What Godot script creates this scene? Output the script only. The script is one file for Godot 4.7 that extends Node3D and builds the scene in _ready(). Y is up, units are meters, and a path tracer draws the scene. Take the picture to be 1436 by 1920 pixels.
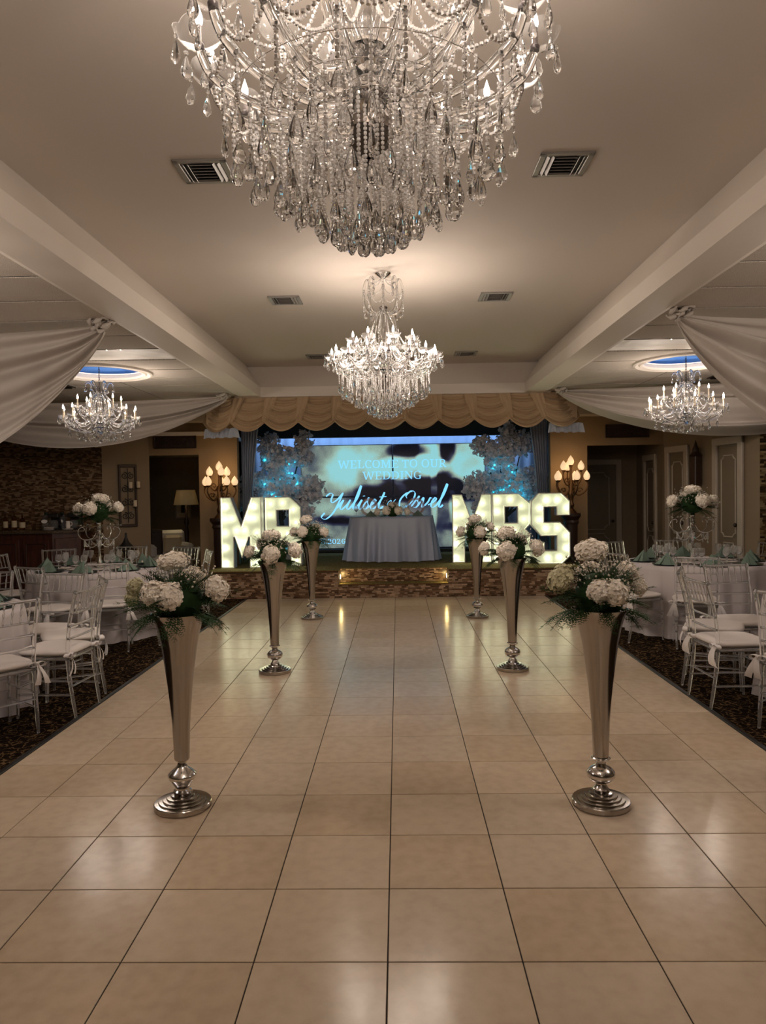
extends Node3D
# A wedding hall: aisle of trumpet vases on a tiled dance floor, chandeliers, stage with marquee letters.

var rng := RandomNumberGenerator.new()
var M := {}
var used := {}
const TILE := 0.4562
const HC := 3.52      # tray ceiling
const HS := 3.06      # side ceilings


# ------------------------------------------------------------------ mesh building
class Mb:
	var V := PackedVector3Array()
	var N := PackedVector3Array()
	var T := PackedVector2Array()
	var C := PackedColorArray()
	var I := PackedInt32Array()
	var color := Color.WHITE
	var uv_off := Vector2.ZERO
	var made: ArrayMesh

	# mode 0 open, 1 closed (turned outward by its volume), 2 convex (each triangle turned outward)
	func add(p: PackedVector3Array, q: PackedInt32Array, mode: int, smooth: bool, xf := Transform3D(), t := PackedVector2Array()) -> void:
		var pts := xf * p
		var ix := q
		if mode == 1:
			var vol := 0.0
			for k in range(0, ix.size(), 3):
				vol += pts[ix[k]].dot(pts[ix[k + 1]].cross(pts[ix[k + 2]]))
			if vol > 0.0:
				for k in range(0, ix.size(), 3):
					var w := ix[k + 1]
					ix[k + 1] = ix[k + 2]
					ix[k + 2] = w
		elif mode == 2:
			var c := Vector3.ZERO
			for a in pts:
				c += a
			c /= pts.size()
			for k in range(0, ix.size(), 3):
				var a := pts[ix[k]]
				if (pts[ix[k + 2]] - a).cross(pts[ix[k + 1]] - a).dot(a - c) < 0.0:
					var w := ix[k + 1]
					ix[k + 1] = ix[k + 2]
					ix[k + 2] = w
		var base := V.size()
		if smooth:
			var nn := PackedVector3Array()
			nn.resize(pts.size())
			for k in range(0, ix.size(), 3):
				var a := pts[ix[k]]
				var f := (pts[ix[k + 2]] - a).cross(pts[ix[k + 1]] - a)
				nn[ix[k]] += f
				nn[ix[k + 1]] += f
				nn[ix[k + 2]] += f
			for k in nn.size():
				nn[k] = nn[k].normalized() if nn[k].length_squared() > 1e-20 else Vector3.UP
			V.append_array(pts)
			N.append_array(nn)
			for k in pts.size():
				T.append(t[k] if t.size() else Vector2(pts[k].x, pts[k].z) + uv_off)
				C.append(color)
			for k in ix:
				I.append(base + k)
		else:
			for k in range(0, ix.size(), 3):
				var a := pts[ix[k]]
				var b := pts[ix[k + 1]]
				var c := pts[ix[k + 2]]
				var f := (c - a).cross(b - a)
				if f.length_squared() < 1e-22:
					continue
				f = f.normalized()
				for j in 3:
					V.append(pts[ix[k + j]])
					N.append(f)
					T.append(t[ix[k + j]] if t.size() else Vector2(pts[ix[k + j]].x, pts[ix[k + j]].z) + uv_off)
					C.append(color)
					I.append(V.size() - 1)

	func box(size: Vector3, at := Vector3.ZERO, bevel := 0.0, xf := Transform3D()) -> Mb:
		var h := size / 2.0
		var p := PackedVector3Array()
		var q := PackedInt32Array()
		var b := minf(bevel, minf(h.x, minf(h.y, h.z)) * 0.9)
		if b <= 0.0:
			for k in 8:
				p.append(at + Vector3(h.x if k & 1 else -h.x, h.y if k & 2 else -h.y, h.z if k & 4 else -h.z))
			q = PackedInt32Array([0, 1, 3, 0, 3, 2, 4, 5, 7, 4, 7, 6, 0, 1, 5, 0, 5, 4, 2, 3, 7, 2, 7, 6, 0, 2, 6, 0, 6, 4, 1, 3, 7, 1, 7, 5])
		else:
			for k in 8:
				var s := Vector3(1 if k & 1 else -1, 1 if k & 2 else -1, 1 if k & 4 else -1)
				for ax in 3:
					var e := h - Vector3(b, b, b)
					e[ax] = h[ax]
					p.append(at + s * e)
			for ax in 3:
				var u := 1 << ((ax + 1) % 3)
				var w := 1 << ((ax + 2) % 3)
				for side in [0, 1 << ax]:
					var f := [side, side | u, side | u | w, side | w]
					for tri in [[0, 1, 2], [0, 2, 3]]:
						for j in tri:
							q.append(f[j] * 3 + ax)
				# edges along ax
				for k in [0, u, w, u | w]:
					var k2: int = k | (1 << ax)
					var a1 := (ax + 1) % 3
					var a2 := (ax + 2) % 3
					q.append_array(PackedInt32Array([k * 3 + a1, k * 3 + a2, k2 * 3 + a2, k * 3 + a1, k2 * 3 + a2, k2 * 3 + a1]))
			for k in 8:
				q.append_array(PackedInt32Array([k * 3, k * 3 + 1, k * 3 + 2]))
		add(p, q, 2, false, xf)
		return self

	# profile of (radius, height); rings split where it turns sharply
	func lathe(prof: Array, segs := 24, xf := Transform3D(), flat := false, wob := 0.0, lobes := 0) -> Mb:
		var rows := []
		var join := []
		for k in prof.size():
			var sharp := false
			if k > 0 and k < prof.size() - 1:
				var d1: Vector2 = (prof[k] - prof[k - 1]).normalized()
				var d2: Vector2 = (prof[k + 1] - prof[k]).normalized()
				sharp = d1.dot(d2) < 0.8
			rows.append(prof[k])
			join.append(k > 0)
			if sharp:
				rows.append(prof[k])
				join.append(false)
		var p := PackedVector3Array()
		var q := PackedInt32Array()
		for row: Vector2 in rows:
			for s in segs:
				var a := TAU * s / segs
				var r := row.x
				if lobes:
					r *= 1.0 + wob * cos(a * lobes)
				p.append(Vector3(cos(a) * r, row.y, sin(a) * r))
		for k in range(1, rows.size()):
			if not join[k]:
				continue
			for s in segs:
				var s2 := (s + 1) % segs
				var a := (k - 1) * segs + s
				var b := (k - 1) * segs + s2
				var c := k * segs + s
				var d := k * segs + s2
				if rows[k - 1].x > 1e-6:
					q.append_array(PackedInt32Array([a, b, d]))
				if rows[k].x > 1e-6:
					q.append_array(PackedInt32Array([a, d, c]))
		var closed: bool = prof[0].x < 1e-5 and prof[-1].x < 1e-5 or prof[0].is_equal_approx(prof[-1])
		add(p, q, 1 if closed else 0, not flat, xf)
		return self

	func tube(path: Array, rad, sides := 8, xf := Transform3D(), lobes := 0, wob := 0.0, twist := 0.0, smooth := true) -> Mb:
		var p := PackedVector3Array()
		var q := PackedInt32Array()
		var n := path.size()
		var side := Vector3.ZERO
		for k in n:
			var a: Vector3 = path[maxi(k - 1, 0)]
			var b: Vector3 = path[mini(k + 1, n - 1)]
			var d := (b - a).normalized()
			if k == 0:
				side = d.cross(Vector3.UP if absf(d.y) < 0.9 else Vector3.RIGHT).normalized()
			else:
				side = (side - d * side.dot(d)).normalized()
			var up := side.cross(d)
			var r: float = rad[k] if rad is Array else rad
			for s in sides:
				var t := TAU * s / sides
				var rr := r * (1.0 + wob * cos(t * lobes + twist * k)) if lobes else r
				p.append(path[k] + (side * cos(t) + up * sin(t)) * rr)
		for k in n - 1:
			for s in sides:
				var s2 := (s + 1) % sides
				q.append_array(PackedInt32Array([k * sides + s, k * sides + s2, (k + 1) * sides + s2, k * sides + s, (k + 1) * sides + s2, (k + 1) * sides + s]))
		p.append(path[0])
		p.append(path[n - 1])
		for s in sides:
			var s2 := (s + 1) % sides
			q.append_array(PackedInt32Array([n * sides, s2, s, n * sides + 1, (n - 1) * sides + s, (n - 1) * sides + s2]))
		add(p, q, 1, smooth, xf)
		return self

	# open sheet of rows of equal length
	func sheet(rows: Array, smooth := true, wrap := false, xf := Transform3D(), uvs := false) -> Mb:
		var p := PackedVector3Array()
		var t := PackedVector2Array()
		var q := PackedInt32Array()
		var w: int = rows[0].size()
		for j in rows.size():
			p.append_array(PackedVector3Array(rows[j]))
			if uvs:
				for i in w:
					t.append(Vector2(float(i) / (w - 1), float(j) / (rows.size() - 1)))
		for j in rows.size() - 1:
			for i in (w if wrap else w - 1):
				var i2 := (i + 1) % w
				q.append_array(PackedInt32Array([j * w + i, j * w + i2, (j + 1) * w + i2, j * w + i, (j + 1) * w + i2, (j + 1) * w + i]))
		add(p, q, 0, smooth, xf, t)
		return self

	# flat polygon pushed to a prism along +z from z0 to z1
	func prism(poly: PackedVector2Array, z0: float, z1: float, xf := Transform3D(), caps := true) -> Mb:
		var p := PackedVector3Array()
		var q := PackedInt32Array()
		var n := poly.size()
		for a in poly:
			p.append(Vector3(a.x, a.y, z0))
		for a in poly:
			p.append(Vector3(a.x, a.y, z1))
		for k in n:
			var k2 := (k + 1) % n
			q.append_array(PackedInt32Array([k, k2, n + k2, k, n + k2, n + k]))
		if caps:
			var tri := Geometry2D.triangulate_polygon(poly)
			var ccw := 1.0
			var area := 0.0
			for k in n:
				area += poly[k].cross(poly[(k + 1) % n])
			ccw = signf(area)
			for k in range(0, tri.size(), 3):
				var a := tri[k]
				var b := tri[k + 1]
				var c := tri[k + 2]
				# keep the caps wound as the sides are
				if (poly[b] - poly[a]).cross(poly[c] - poly[a]) * ccw < 0.0:
					var w := b
					b = c
					c = w
				q.append_array(PackedInt32Array([a, c, b, n + a, n + b, n + c]))
		add(p, q, 1 if caps else 0, false, xf)
		return self

	func ball(r: float, at := Vector3.ZERO, segs := 10, squash := Vector3.ONE, flat := false) -> Mb:
		var prof := []
		var nr := maxi(segs / 2, 2)
		for k in nr + 1:
			var a := -PI / 2 + PI * k / nr
			prof.append(Vector2(maxf(cos(a) * r, 0.0) if k > 0 and k < nr else 0.0, sin(a) * r))
		return lathe_plain(prof, segs, Transform3D(Basis.from_scale(squash), at), flat)

	func lathe_plain(prof: Array, segs: int, xf: Transform3D, flat: bool) -> Mb:
		var p := PackedVector3Array()
		var q := PackedInt32Array()
		for row: Vector2 in prof:
			for s in segs:
				var a := TAU * s / segs
				p.append(Vector3(cos(a) * row.x, row.y, sin(a) * row.x))
		for k in range(1, prof.size()):
			for s in segs:
				var s2 := (s + 1) % segs
				if prof[k - 1].x > 1e-6:
					q.append_array(PackedInt32Array([(k - 1) * segs + s, (k - 1) * segs + s2, k * segs + s2]))
				if prof[k].x > 1e-6:
					q.append_array(PackedInt32Array([(k - 1) * segs + s, k * segs + s2, k * segs + s]))
		add(p, q, 1, not flat, xf)
		return self

	func mesh() -> ArrayMesh:
		if made == null:
			made = ArrayMesh.new()
			var a := []
			a.resize(Mesh.ARRAY_MAX)
			a[Mesh.ARRAY_VERTEX] = V
			a[Mesh.ARRAY_NORMAL] = N
			a[Mesh.ARRAY_TEX_UV] = T
			a[Mesh.ARRAY_COLOR] = C
			a[Mesh.ARRAY_INDEX] = I
			made.add_surface_from_arrays(Mesh.PRIMITIVE_TRIANGLES, a)
		return made


func mb() -> Mb:
	return Mb.new()


func numbered(called: String) -> String:
	var n: int = used.get(called, 0)
	used[called] = n + 1
	return called if n == 0 else "%s_%03d" % [called, n]


func tag(o: Node3D, label: String, category: String, group := "", kind := "") -> Node3D:
	if label: o.set_meta("label", label)
	if category: o.set_meta("category", category)
	if category and not kind: o.set_meta("kind", "thing")
	if group: o.set_meta("group", group)
	if kind: o.set_meta("kind", kind)
	return o


func obj(called: String, m, mat: Material, parent: Node3D = null, xf := Transform3D()) -> MeshInstance3D:
	var o := MeshInstance3D.new()
	o.name = numbered(called) if parent == null else called
	o.mesh = m.mesh() if m is Mb else m
	o.material_override = mat
	o.transform = xf
	(self if parent == null else parent).add_child(o, true)
	return o


func thing(called: String, label: String, category: String, at := Vector3.ZERO, turn := 0.0, group := "") -> Node3D:
	var o := Node3D.new()
	o.name = numbered(called)
	add_child(o)
	o.position = at
	o.rotation.y = turn
	tag(o, label, category, group)
	return o


func dup(root: Node3D, at: Vector3, turn: float, label: String, group := "") -> Node3D:
	var r: Node3D = root.duplicate()
	r.name = numbered(String(root.get_meta("called")))
	add_child(r)
	r.position = at
	r.rotation.y = turn
	r.set_meta("label", label)
	if group: r.set_meta("group", group)
	return r


func struct(called: String, m, mat: Material, label: String, category: String) -> MeshInstance3D:
	var o := obj(called, m, mat)
	tag(o, label, category, "", "structure")
	return o


func omni(parent: Node3D, at: Vector3, energy: float, c: Color, size: float) -> void:
	var l := OmniLight3D.new()
	l.name = "glow"
	l.light_energy = energy
	l.light_color = c
	l.light_size = size
	l.omni_range = 30.0
	l.omni_attenuation = 2.0
	l.shadow_enabled = true
	l.position = at
	parent.add_child(l, true)


func floor_fill(parent: Node3D, at: Vector3, energy: float, c: Color, size: float) -> void:  # added wide spot that brightens the floor and spares the ceiling
	var l := SpotLight3D.new()
	l.name = "floor_fill_spot"
	l.light_energy = energy
	l.light_color = c
	l.light_size = size
	l.spot_angle = 86.0
	l.spot_angle_attenuation = 0.4
	l.spot_range = 30.0
	l.spot_attenuation = 2.0
	l.shadow_enabled = true
	l.position = at
	l.rotation.x = -PI / 2
	parent.add_child(l, true)


func curve(pts: Array, n: int) -> Array:      # Catmull-Rom through the points
	var out := []
	for k in n + 1:
		var t := float(k) / n * (pts.size() - 1)
		var i := mini(int(t), pts.size() - 2)
		var f := t - i
		var a = pts[maxi(i - 1, 0)]
		var b = pts[i]
		var c = pts[i + 1]
		var d = pts[mini(i + 2, pts.size() - 1)]
		out.append(b.cubic_interpolate(c, a, d, f))
	return out


func rot_y(a: float, at := Vector3.ZERO) -> Transform3D:
	return Transform3D(Basis(Vector3.UP, a), at)


func rnd(a: float, b: float) -> float:
	return rng.randf_range(a, b)


# ------------------------------------------------------------------ materials
func mat(c: Color, rough := 0.8, metal := 0.0, spec := 0.5) -> StandardMaterial3D:
	var m := StandardMaterial3D.new()
	m.albedo_color = c
	m.roughness = rough
	m.metallic = metal
	m.metallic_specular = spec
	return m


func lin(r: float, g: float, b: float) -> Color:
	return Color(r, g, b).linear_to_srgb()


func noise_tex(freq: float, oct: int, colors: Array, offs: Array, size := 512, seed_ := 1, kind := FastNoiseLite.TYPE_SIMPLEX_SMOOTH, warp := 0.0) -> NoiseTexture2D:
	var f := FastNoiseLite.new()
	f.seed = seed_
	f.noise_type = kind
	f.frequency = freq
	f.fractal_octaves = oct
	if warp > 0.0:
		f.domain_warp_enabled = true
		f.domain_warp_amplitude = warp
		f.domain_warp_frequency = freq * 1.2
	var t := NoiseTexture2D.new()
	t.width = size
	t.height = size
	t.seamless = true
	t.noise = f
	if colors.size():
		var g := Gradient.new()
		g.offsets = PackedFloat32Array(offs)
		g.colors = PackedColorArray(colors)
		t.color_ramp = g
	return t


func tri(m: StandardMaterial3D, scale: Vector3, world := true) -> StandardMaterial3D:
	m.uv1_triplanar = true
	m.uv1_world_triplanar = world
	m.uv1_scale = scale
	return m


# textures laid on by the planar coordinates (x, z) that every mesh carries
func flat(m: StandardMaterial3D, scale: float) -> StandardMaterial3D:
	m.uv1_scale = Vector3(scale, scale, 1)
	return m


func bump(m: StandardMaterial3D, t: Texture2D, cm: float) -> void:
	m.heightmap_enabled = true
	m.heightmap_texture = t
	m.heightmap_scale = cm


func glow(c: Color, energy: float, base := Color.WHITE) -> StandardMaterial3D:
	var m := mat(base, 0.5)
	m.emission_enabled = true
	m.emission = c
	m.emission_energy_multiplier = energy
	return m


func glass(scale: float, rough := 0.0, tint := Color(1, 1, 1, 0)) -> StandardMaterial3D:
	var m := mat(tint, rough)
	m.transparency = BaseMaterial3D.TRANSPARENCY_ALPHA
	m.refraction_enabled = true
	m.refraction_scale = scale
	return m


func materials() -> void:
	# dance floor: slate-textured beige porcelain
	var t := flat(mat(Color.WHITE, 0.19, 0.0, 0.26), 0.9)
	t.albedo_texture = noise_tex(0.012, 5, [lin(0.51, 0.405, 0.295), lin(0.545, 0.437, 0.32), lin(0.575, 0.465, 0.345)], [0.15, 0.5, 0.9], 1024, 3)
	M.tile = t
	var t2 := t.duplicate()
	t2.albedo_color = Color(0.965, 0.955, 0.94)
	M.tile_b = t2
	var t3 := t.duplicate()
	t3.albedo_color = Color(0.985, 0.99, 1.0)
	M.tile_c = t3
	var slate := noise_tex(0.02, 4, [], [], 512, 9, FastNoiseLite.TYPE_SIMPLEX_SMOOTH, 30.0)
	for k in [t, t2, t3]:
		bump(k, slate, 0.035)
	M.grout = mat(lin(0.02, 0.013, 0.009), 0.9)
	# patterned carpet: dark brown with worn gold scrolls
	var c := flat(mat(Color.WHITE, 1.0, 0.0, 0.1), 0.8)
	c.albedo_texture = noise_tex(0.014, 2, [lin(0.008, 0.005, 0.004), lin(0.011, 0.007, 0.005), lin(0.12, 0.074, 0.035), lin(0.135, 0.084, 0.04), lin(0.010, 0.006, 0.004), lin(0.006, 0.004, 0.003)], [0.0, 0.43, 0.475, 0.525, 0.57, 1.0], 1024, 5, FastNoiseLite.TYPE_SIMPLEX_SMOOTH, 40.0)
	M.carpet = c
	var sc := c.duplicate()
	sc.albedo_texture = noise_tex(0.06, 2, [lin(0.10, 0.08, 0.036), lin(0.12, 0.10, 0.04), lin(0.30, 0.24, 0.10), lin(0.12, 0.09, 0.04), lin(0.07, 0.06, 0.028)], [0.0, 0.42, 0.5, 0.58, 1.0], 512, 6, FastNoiseLite.TYPE_SIMPLEX_SMOOTH, 20.0)
	M.stage_carpet = sc
	M.edge = mat(lin(0.03, 0.028, 0.026), 0.45, 0.6)
	var pl := mat(lin(0.58, 0.525, 0.47), 0.75)
	M.plaster = pl
	M.beam = mat(lin(0.74, 0.68, 0.61), 0.6)
	var ac := flat(mat(Color.WHITE, 0.95, 0.0, 0.2), 1.6)
	ac.albedo_texture = noise_tex(0.22, 3, [lin(0.30, 0.265, 0.23), lin(0.66, 0.60, 0.535), lin(0.72, 0.655, 0.585)], [0.30, 0.44, 0.8], 512, 14)
	M.acoustic = ac
	M.tee = mat(lin(0.05, 0.043, 0.036), 0.6)
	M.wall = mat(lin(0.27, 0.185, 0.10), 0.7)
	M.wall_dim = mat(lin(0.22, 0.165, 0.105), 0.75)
	M.stage_wall = mat(lin(0.06, 0.062, 0.068), 0.8)
	M.white_trim = mat(lin(0.40, 0.35, 0.285), 0.45)
	M.door = mat(lin(0.17, 0.135, 0.09), 0.5)
	M.mosaic = mat(Color.WHITE, 0.3, 0.0, 0.5)
	M.mosaic.vertex_color_use_as_albedo = true
	M.mortar = mat(lin(0.10, 0.065, 0.035), 0.9)
	# fabrics
	M.gold = mat(lin(0.47, 0.335, 0.20), 0.6)
	M.gold.rim_enabled = true
	M.gold.rim = 0.4
	M.sheer = mat(lin(0.52, 0.47, 0.42), 0.8)
	M.sheer.backlight_enabled = true
	M.sheer.backlight = Color(0.25, 0.235, 0.215)
	M.linen = mat(lin(0.52, 0.475, 0.475), 0.85)
	M.satin = mat(lin(0.34, 0.38, 0.50), 0.5)
	M.cushion = mat(lin(0.62, 0.57, 0.535), 0.8)
	M.ribbon = mat(lin(0.72, 0.68, 0.66), 0.6)
	M.ribbon.backlight_enabled = true
	M.ribbon.backlight = Color(0.3, 0.3, 0.3)
	M.napkin = mat(lin(0.13, 0.19, 0.15), 0.8)
	M.curtain = mat(lin(0.42, 0.46, 0.54), 0.7)  # blue of the stage light is put into this cloth colour
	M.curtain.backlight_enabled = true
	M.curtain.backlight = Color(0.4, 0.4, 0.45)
	M.backdrop = mat(lin(0.7, 0.72, 0.78), 0.8)
	# metal
	M.chrome = mat(lin(0.72, 0.70, 0.68), 0.09, 1.0)
	var va := mat(lin(0.45, 0.42, 0.39), 0.14, 1.0)
	M.vase = va
	M.vent = mat(lin(0.30, 0.28, 0.26), 0.4, 0.3)
	M.black = mat(lin(0.012, 0.011, 0.011), 0.5)
	M.dark_metal = mat(lin(0.06, 0.045, 0.04), 0.3, 0.7)
	M.bronze = mat(lin(0.16, 0.085, 0.035), 0.38, 0.8)
	M.smoke = glass(0.05, 0.02, Color(0.35, 0.31, 0.30, 0.0))
	# glass
	M.crystal = glass(0.055, 0.0, Color(1, 1, 1, 0.02))
	M.rod = glass(0.05)
	M.acrylic = glass(0.049, 0.01, Color(1.0, 1.0, 1.0, 0.08))
	var cl := mat(Color(1, 1, 1, 0.06), 0.02)
	cl.transparency = BaseMaterial3D.TRANSPARENCY_ALPHA
	M.clear = cl
	var ds := mat(Color(1, 1, 1, 0.05), 0.02)
	ds.transparency = BaseMaterial3D.TRANSPARENCY_ALPHA
	M.dish = ds
	var bd := mat(lin(0.92, 0.91, 0.90), 0.06, 0.7)      # small mirror-cut beads
	M.bead = bd
	# lamps
	M.bulb = glow(Color(1.0, 0.92, 0.85), 26.0)
	M.letter_bulb = glow(Color(1.0, 0.96, 0.80), 10.0)
	M.shade = glow(Color(1.0, 0.83, 0.62), 0.75, Color(1.0, 0.95, 0.88))
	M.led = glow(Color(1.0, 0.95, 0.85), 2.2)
	M.cyan = glow(Color(0.1, 0.75, 0.85), 8.0)
	M.blue_led = glow(Color(0.45, 0.68, 1.0), 2.2)
	M.letter = mat(lin(0.86, 0.87, 0.80), 0.55)
	M.letter_face = mat(lin(0.56, 0.58, 0.53), 0.5)
	M.letter_side = mat(lin(0.40, 0.40, 0.40), 0.6)
	# plants
	M.petal = mat(lin(0.93, 0.86, 0.76), 0.75)
	M.petal.backlight_enabled = true
	M.petal.backlight = Color(0.25, 0.22, 0.16)
	M.petal_green = mat(lin(0.60, 0.56, 0.36), 0.75)
	M.gyp = mat(Color.WHITE, 0.8)
	M.gyp.vertex_color_use_as_albedo = true
	M.fern = mat(lin(0.020, 0.048, 0.016), 0.6, 0.0, 0.2)
	M.fern_b = mat(lin(0.028, 0.07, 0.026), 0.6, 0.0, 0.2)
	M.leaf = mat(lin(0.02, 0.055, 0.022), 0.35)
	M.stem = mat(lin(0.05, 0.08, 0.025), 0.7)
	M.blossom = mat(lin(0.74, 0.74, 0.80), 0.8)
	M.blossom.backlight_enabled = true
	M.blossom.backlight = Color(0.5, 0.5, 0.5)
	M.bark = mat(lin(0.05, 0.035, 0.025), 0.9)
	M.cherry = tri(mat(Color.WHITE, 0.35), Vector3(2, 0.4, 2))
	M.cherry.albedo_texture = noise_tex(0.02, 4, [lin(0.035, 0.010, 0.007), lin(0.075, 0.022, 0.014)], [0.2, 0.8], 256, 20)
	M.granite = tri(mat(Color.WHITE, 0.2), Vector3(2, 2, 2))
	M.granite.albedo_texture = noise_tex(0.1, 3, [lin(0.03, 0.02, 0.014), lin(0.14, 0.095, 0.06)], [0.3, 0.8], 256, 21)
	M.wood = mat(lin(0.035, 0.016, 0.010), 0.4)
	M.ivory = mat(lin(0.62, 0.52, 0.38), 0.6)
	M.white = mat(lin(0.75, 0.73, 0.70), 0.5)
	M.charger = mat(lin(0.012, 0.03, 0.026), 0.25)
	M.china = mat(lin(0.70, 0.64, 0.60), 0.25)
	M.rose_gold = mat(lin(0.72, 0.42, 0.30), 0.25, 1.0)
	M.amber = glass(0.05, 0.0, Color(0.75, 0.5, 0.22, 0.0))
	M.paper = mat(lin(0.55, 0.46, 0.30), 0.8)
	M.sky_paint = mat(Color.WHITE, 0.8)


# ------------------------------------------------------------------ the hall
func sky_and_camera() -> void:
	var cam := Camera3D.new()
	cam.name = "camera"
	cam.fov = 70.25
	cam.near = 0.05
	cam.far = 100.0
	cam.position = Vector3(0.056, 1.59, 0.0)
	cam.rotation = Vector3(-0.02678, 0.02036, -0.01497)
	add_child(cam)
	cam.current = true
	var we := WorldEnvironment.new()
	we.name = "environment"
	var e := Environment.new()
	e.background_mode = Environment.BG_COLOR
	e.background_color = Color(0.0, 0.0, 0.0)
	e.tonemap_mode = Environment.TONE_MAPPER_LINEAR
	e.tonemap_exposure = 1.0
	e.sdfgi_enabled = true
	e.ssao_enabled = true
	e.ssil_enabled = true
	we.environment = e
	add_child(we)


func mosaic(parent: Node3D, w: float, h: float, xf: Transform3D, tw: float, th: float, cols: Array, seed_: int) -> void:
	# running-bond mosaic sheet: thousands of chips, one instanced part
	var r := RandomNumberGenerator.new()
	r.seed = seed_
	var mm := MultiMesh.new()
	mm.transform_format = MultiMesh.TRANSFORM_3D
	mm.use_colors = true
	mm.mesh = mb().box(Vector3(1, 1, 1), Vector3.ZERO, 0.0).mesh()
	var rows := int(h / th)
	var places := []
	var tints := []
	for j in rows:
		var x := -r.randf() * tw
		while x < w:
			var l := tw * r.randf_range(0.55, 1.25)
			var a := maxf(x, 0.0)
			var b := minf(x + l, w)
			if b - a > 0.006:
				var d := r.randf_range(0.004, 0.007)
				places.append(xf * Transform3D(Basis.from_scale(Vector3(b - a - 0.003, th - 0.003, d)), Vector3((a + b) / 2, (j + 0.5) * th, d / 2)))
				var c: Color = cols[r.randi() % cols.size()]
				var k := r.randf_range(0.8, 1.2)
				tints.append(Color(c.r * k, c.g * k, c.b * k))
			x += l
	mm.instance_count = places.size()
	for k in places.size():
		mm.set_instance_transform(k, places[k])
		mm.set_instance_color(k, tints[k])
	var o := MultiMeshInstance3D.new()
	o.name = "mosaic_chips"
	o.multimesh = mm
	o.material_override = M.mosaic
	o.set_meta("kind", "stuff")
	parent.add_child(o, true)


func wall_box(called: String, a: Vector3, b: Vector3, m: Material, label: String) -> MeshInstance3D:
	return struct(called, mb().box((b - a).abs(), (a + b) / 2), m, label, "wall")


# a wall panel between two floor points, y0..y1, thickness behind it
func wall_between(called: String, p: Vector2, q: Vector2, y0: float, y1: float, m: Material, label: String) -> MeshInstance3D:
	var d := q - p
	var o := struct(called, mb().box(Vector3(d.length(), y1 - y0, 0.1), Vector3(d.length() / 2, (y1 - y0) / 2, -0.05)), m, label, "wall")
	o.transform = Transform3D(Basis(Vector3.UP, -d.angle()), Vector3(p.x, y0, p.y))
	return o


func build_floor() -> void:
	var f := Node3D.new()
	f.name = "floor"
	add_child(f)
	tag(f, "dance floor of beige porcelain tiles with dark joints down the middle of the hall", "floor", "", "structure")
	obj("grout_bed", mb().box(Vector3(4.52, 0.05, 17.0), Vector3(0, -0.029, -2.5)), M.grout, f)
	var cache := {}
	for row in range(-8, 19):
		var z0 := -2.424 - TILE * row
		var z1 := maxf(z0 - TILE, -10.995)
		for col in range(-5, 5):
			var x0 := maxf(col * TILE, -2.25)
			var x1 := minf((col + 1) * TILE, 2.25)
			var sz := Vector3(snappedf(x1 - x0 - 0.0045, 0.0005), 0.012, snappedf(z0 - z1 - 0.0045, 0.0005))
			if sz.z < 0.05:
				continue
			var key := [sz, rng.randi() % 5]
			if not cache.has(key):
				var tm := mb()
				tm.uv_off = Vector2(0.37 * key[1], 0.61 * key[1])
				cache[key] = tm.box(sz, Vector3(0, -0.006, 0), 0.0015).mesh()
			obj("tile", cache[key], [M.tile, M.tile, M.tile_b, M.tile_c][rng.randi() % 4], f, Transform3D(Basis(), Vector3((x0 + x1) / 2, rnd(-0.0004, 0.0004), (z0 + z1) / 2)))
	for s in [-1, 1]:
		var e := struct("trim_1" if s < 0 else "trim_2", mb().box(Vector3(0.035, 0.012, 12.6), Vector3(s * 2.268, 0.0, -4.7), 0.004), M.edge, "dark metal edging strip where the tiles meet the carpet on the %s side" % ("left" if s < 0 else "right"), "trim")
		struct("floor_carpet", mb().box(Vector3(6.6, 0.1, 20.5), Vector3(s * 5.57, -0.0505, -5.25)), M.carpet, "dark brown scroll-patterned carpet on the %s side under the guest tables" % ("left" if s < 0 else "right"), "carpet")


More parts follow.
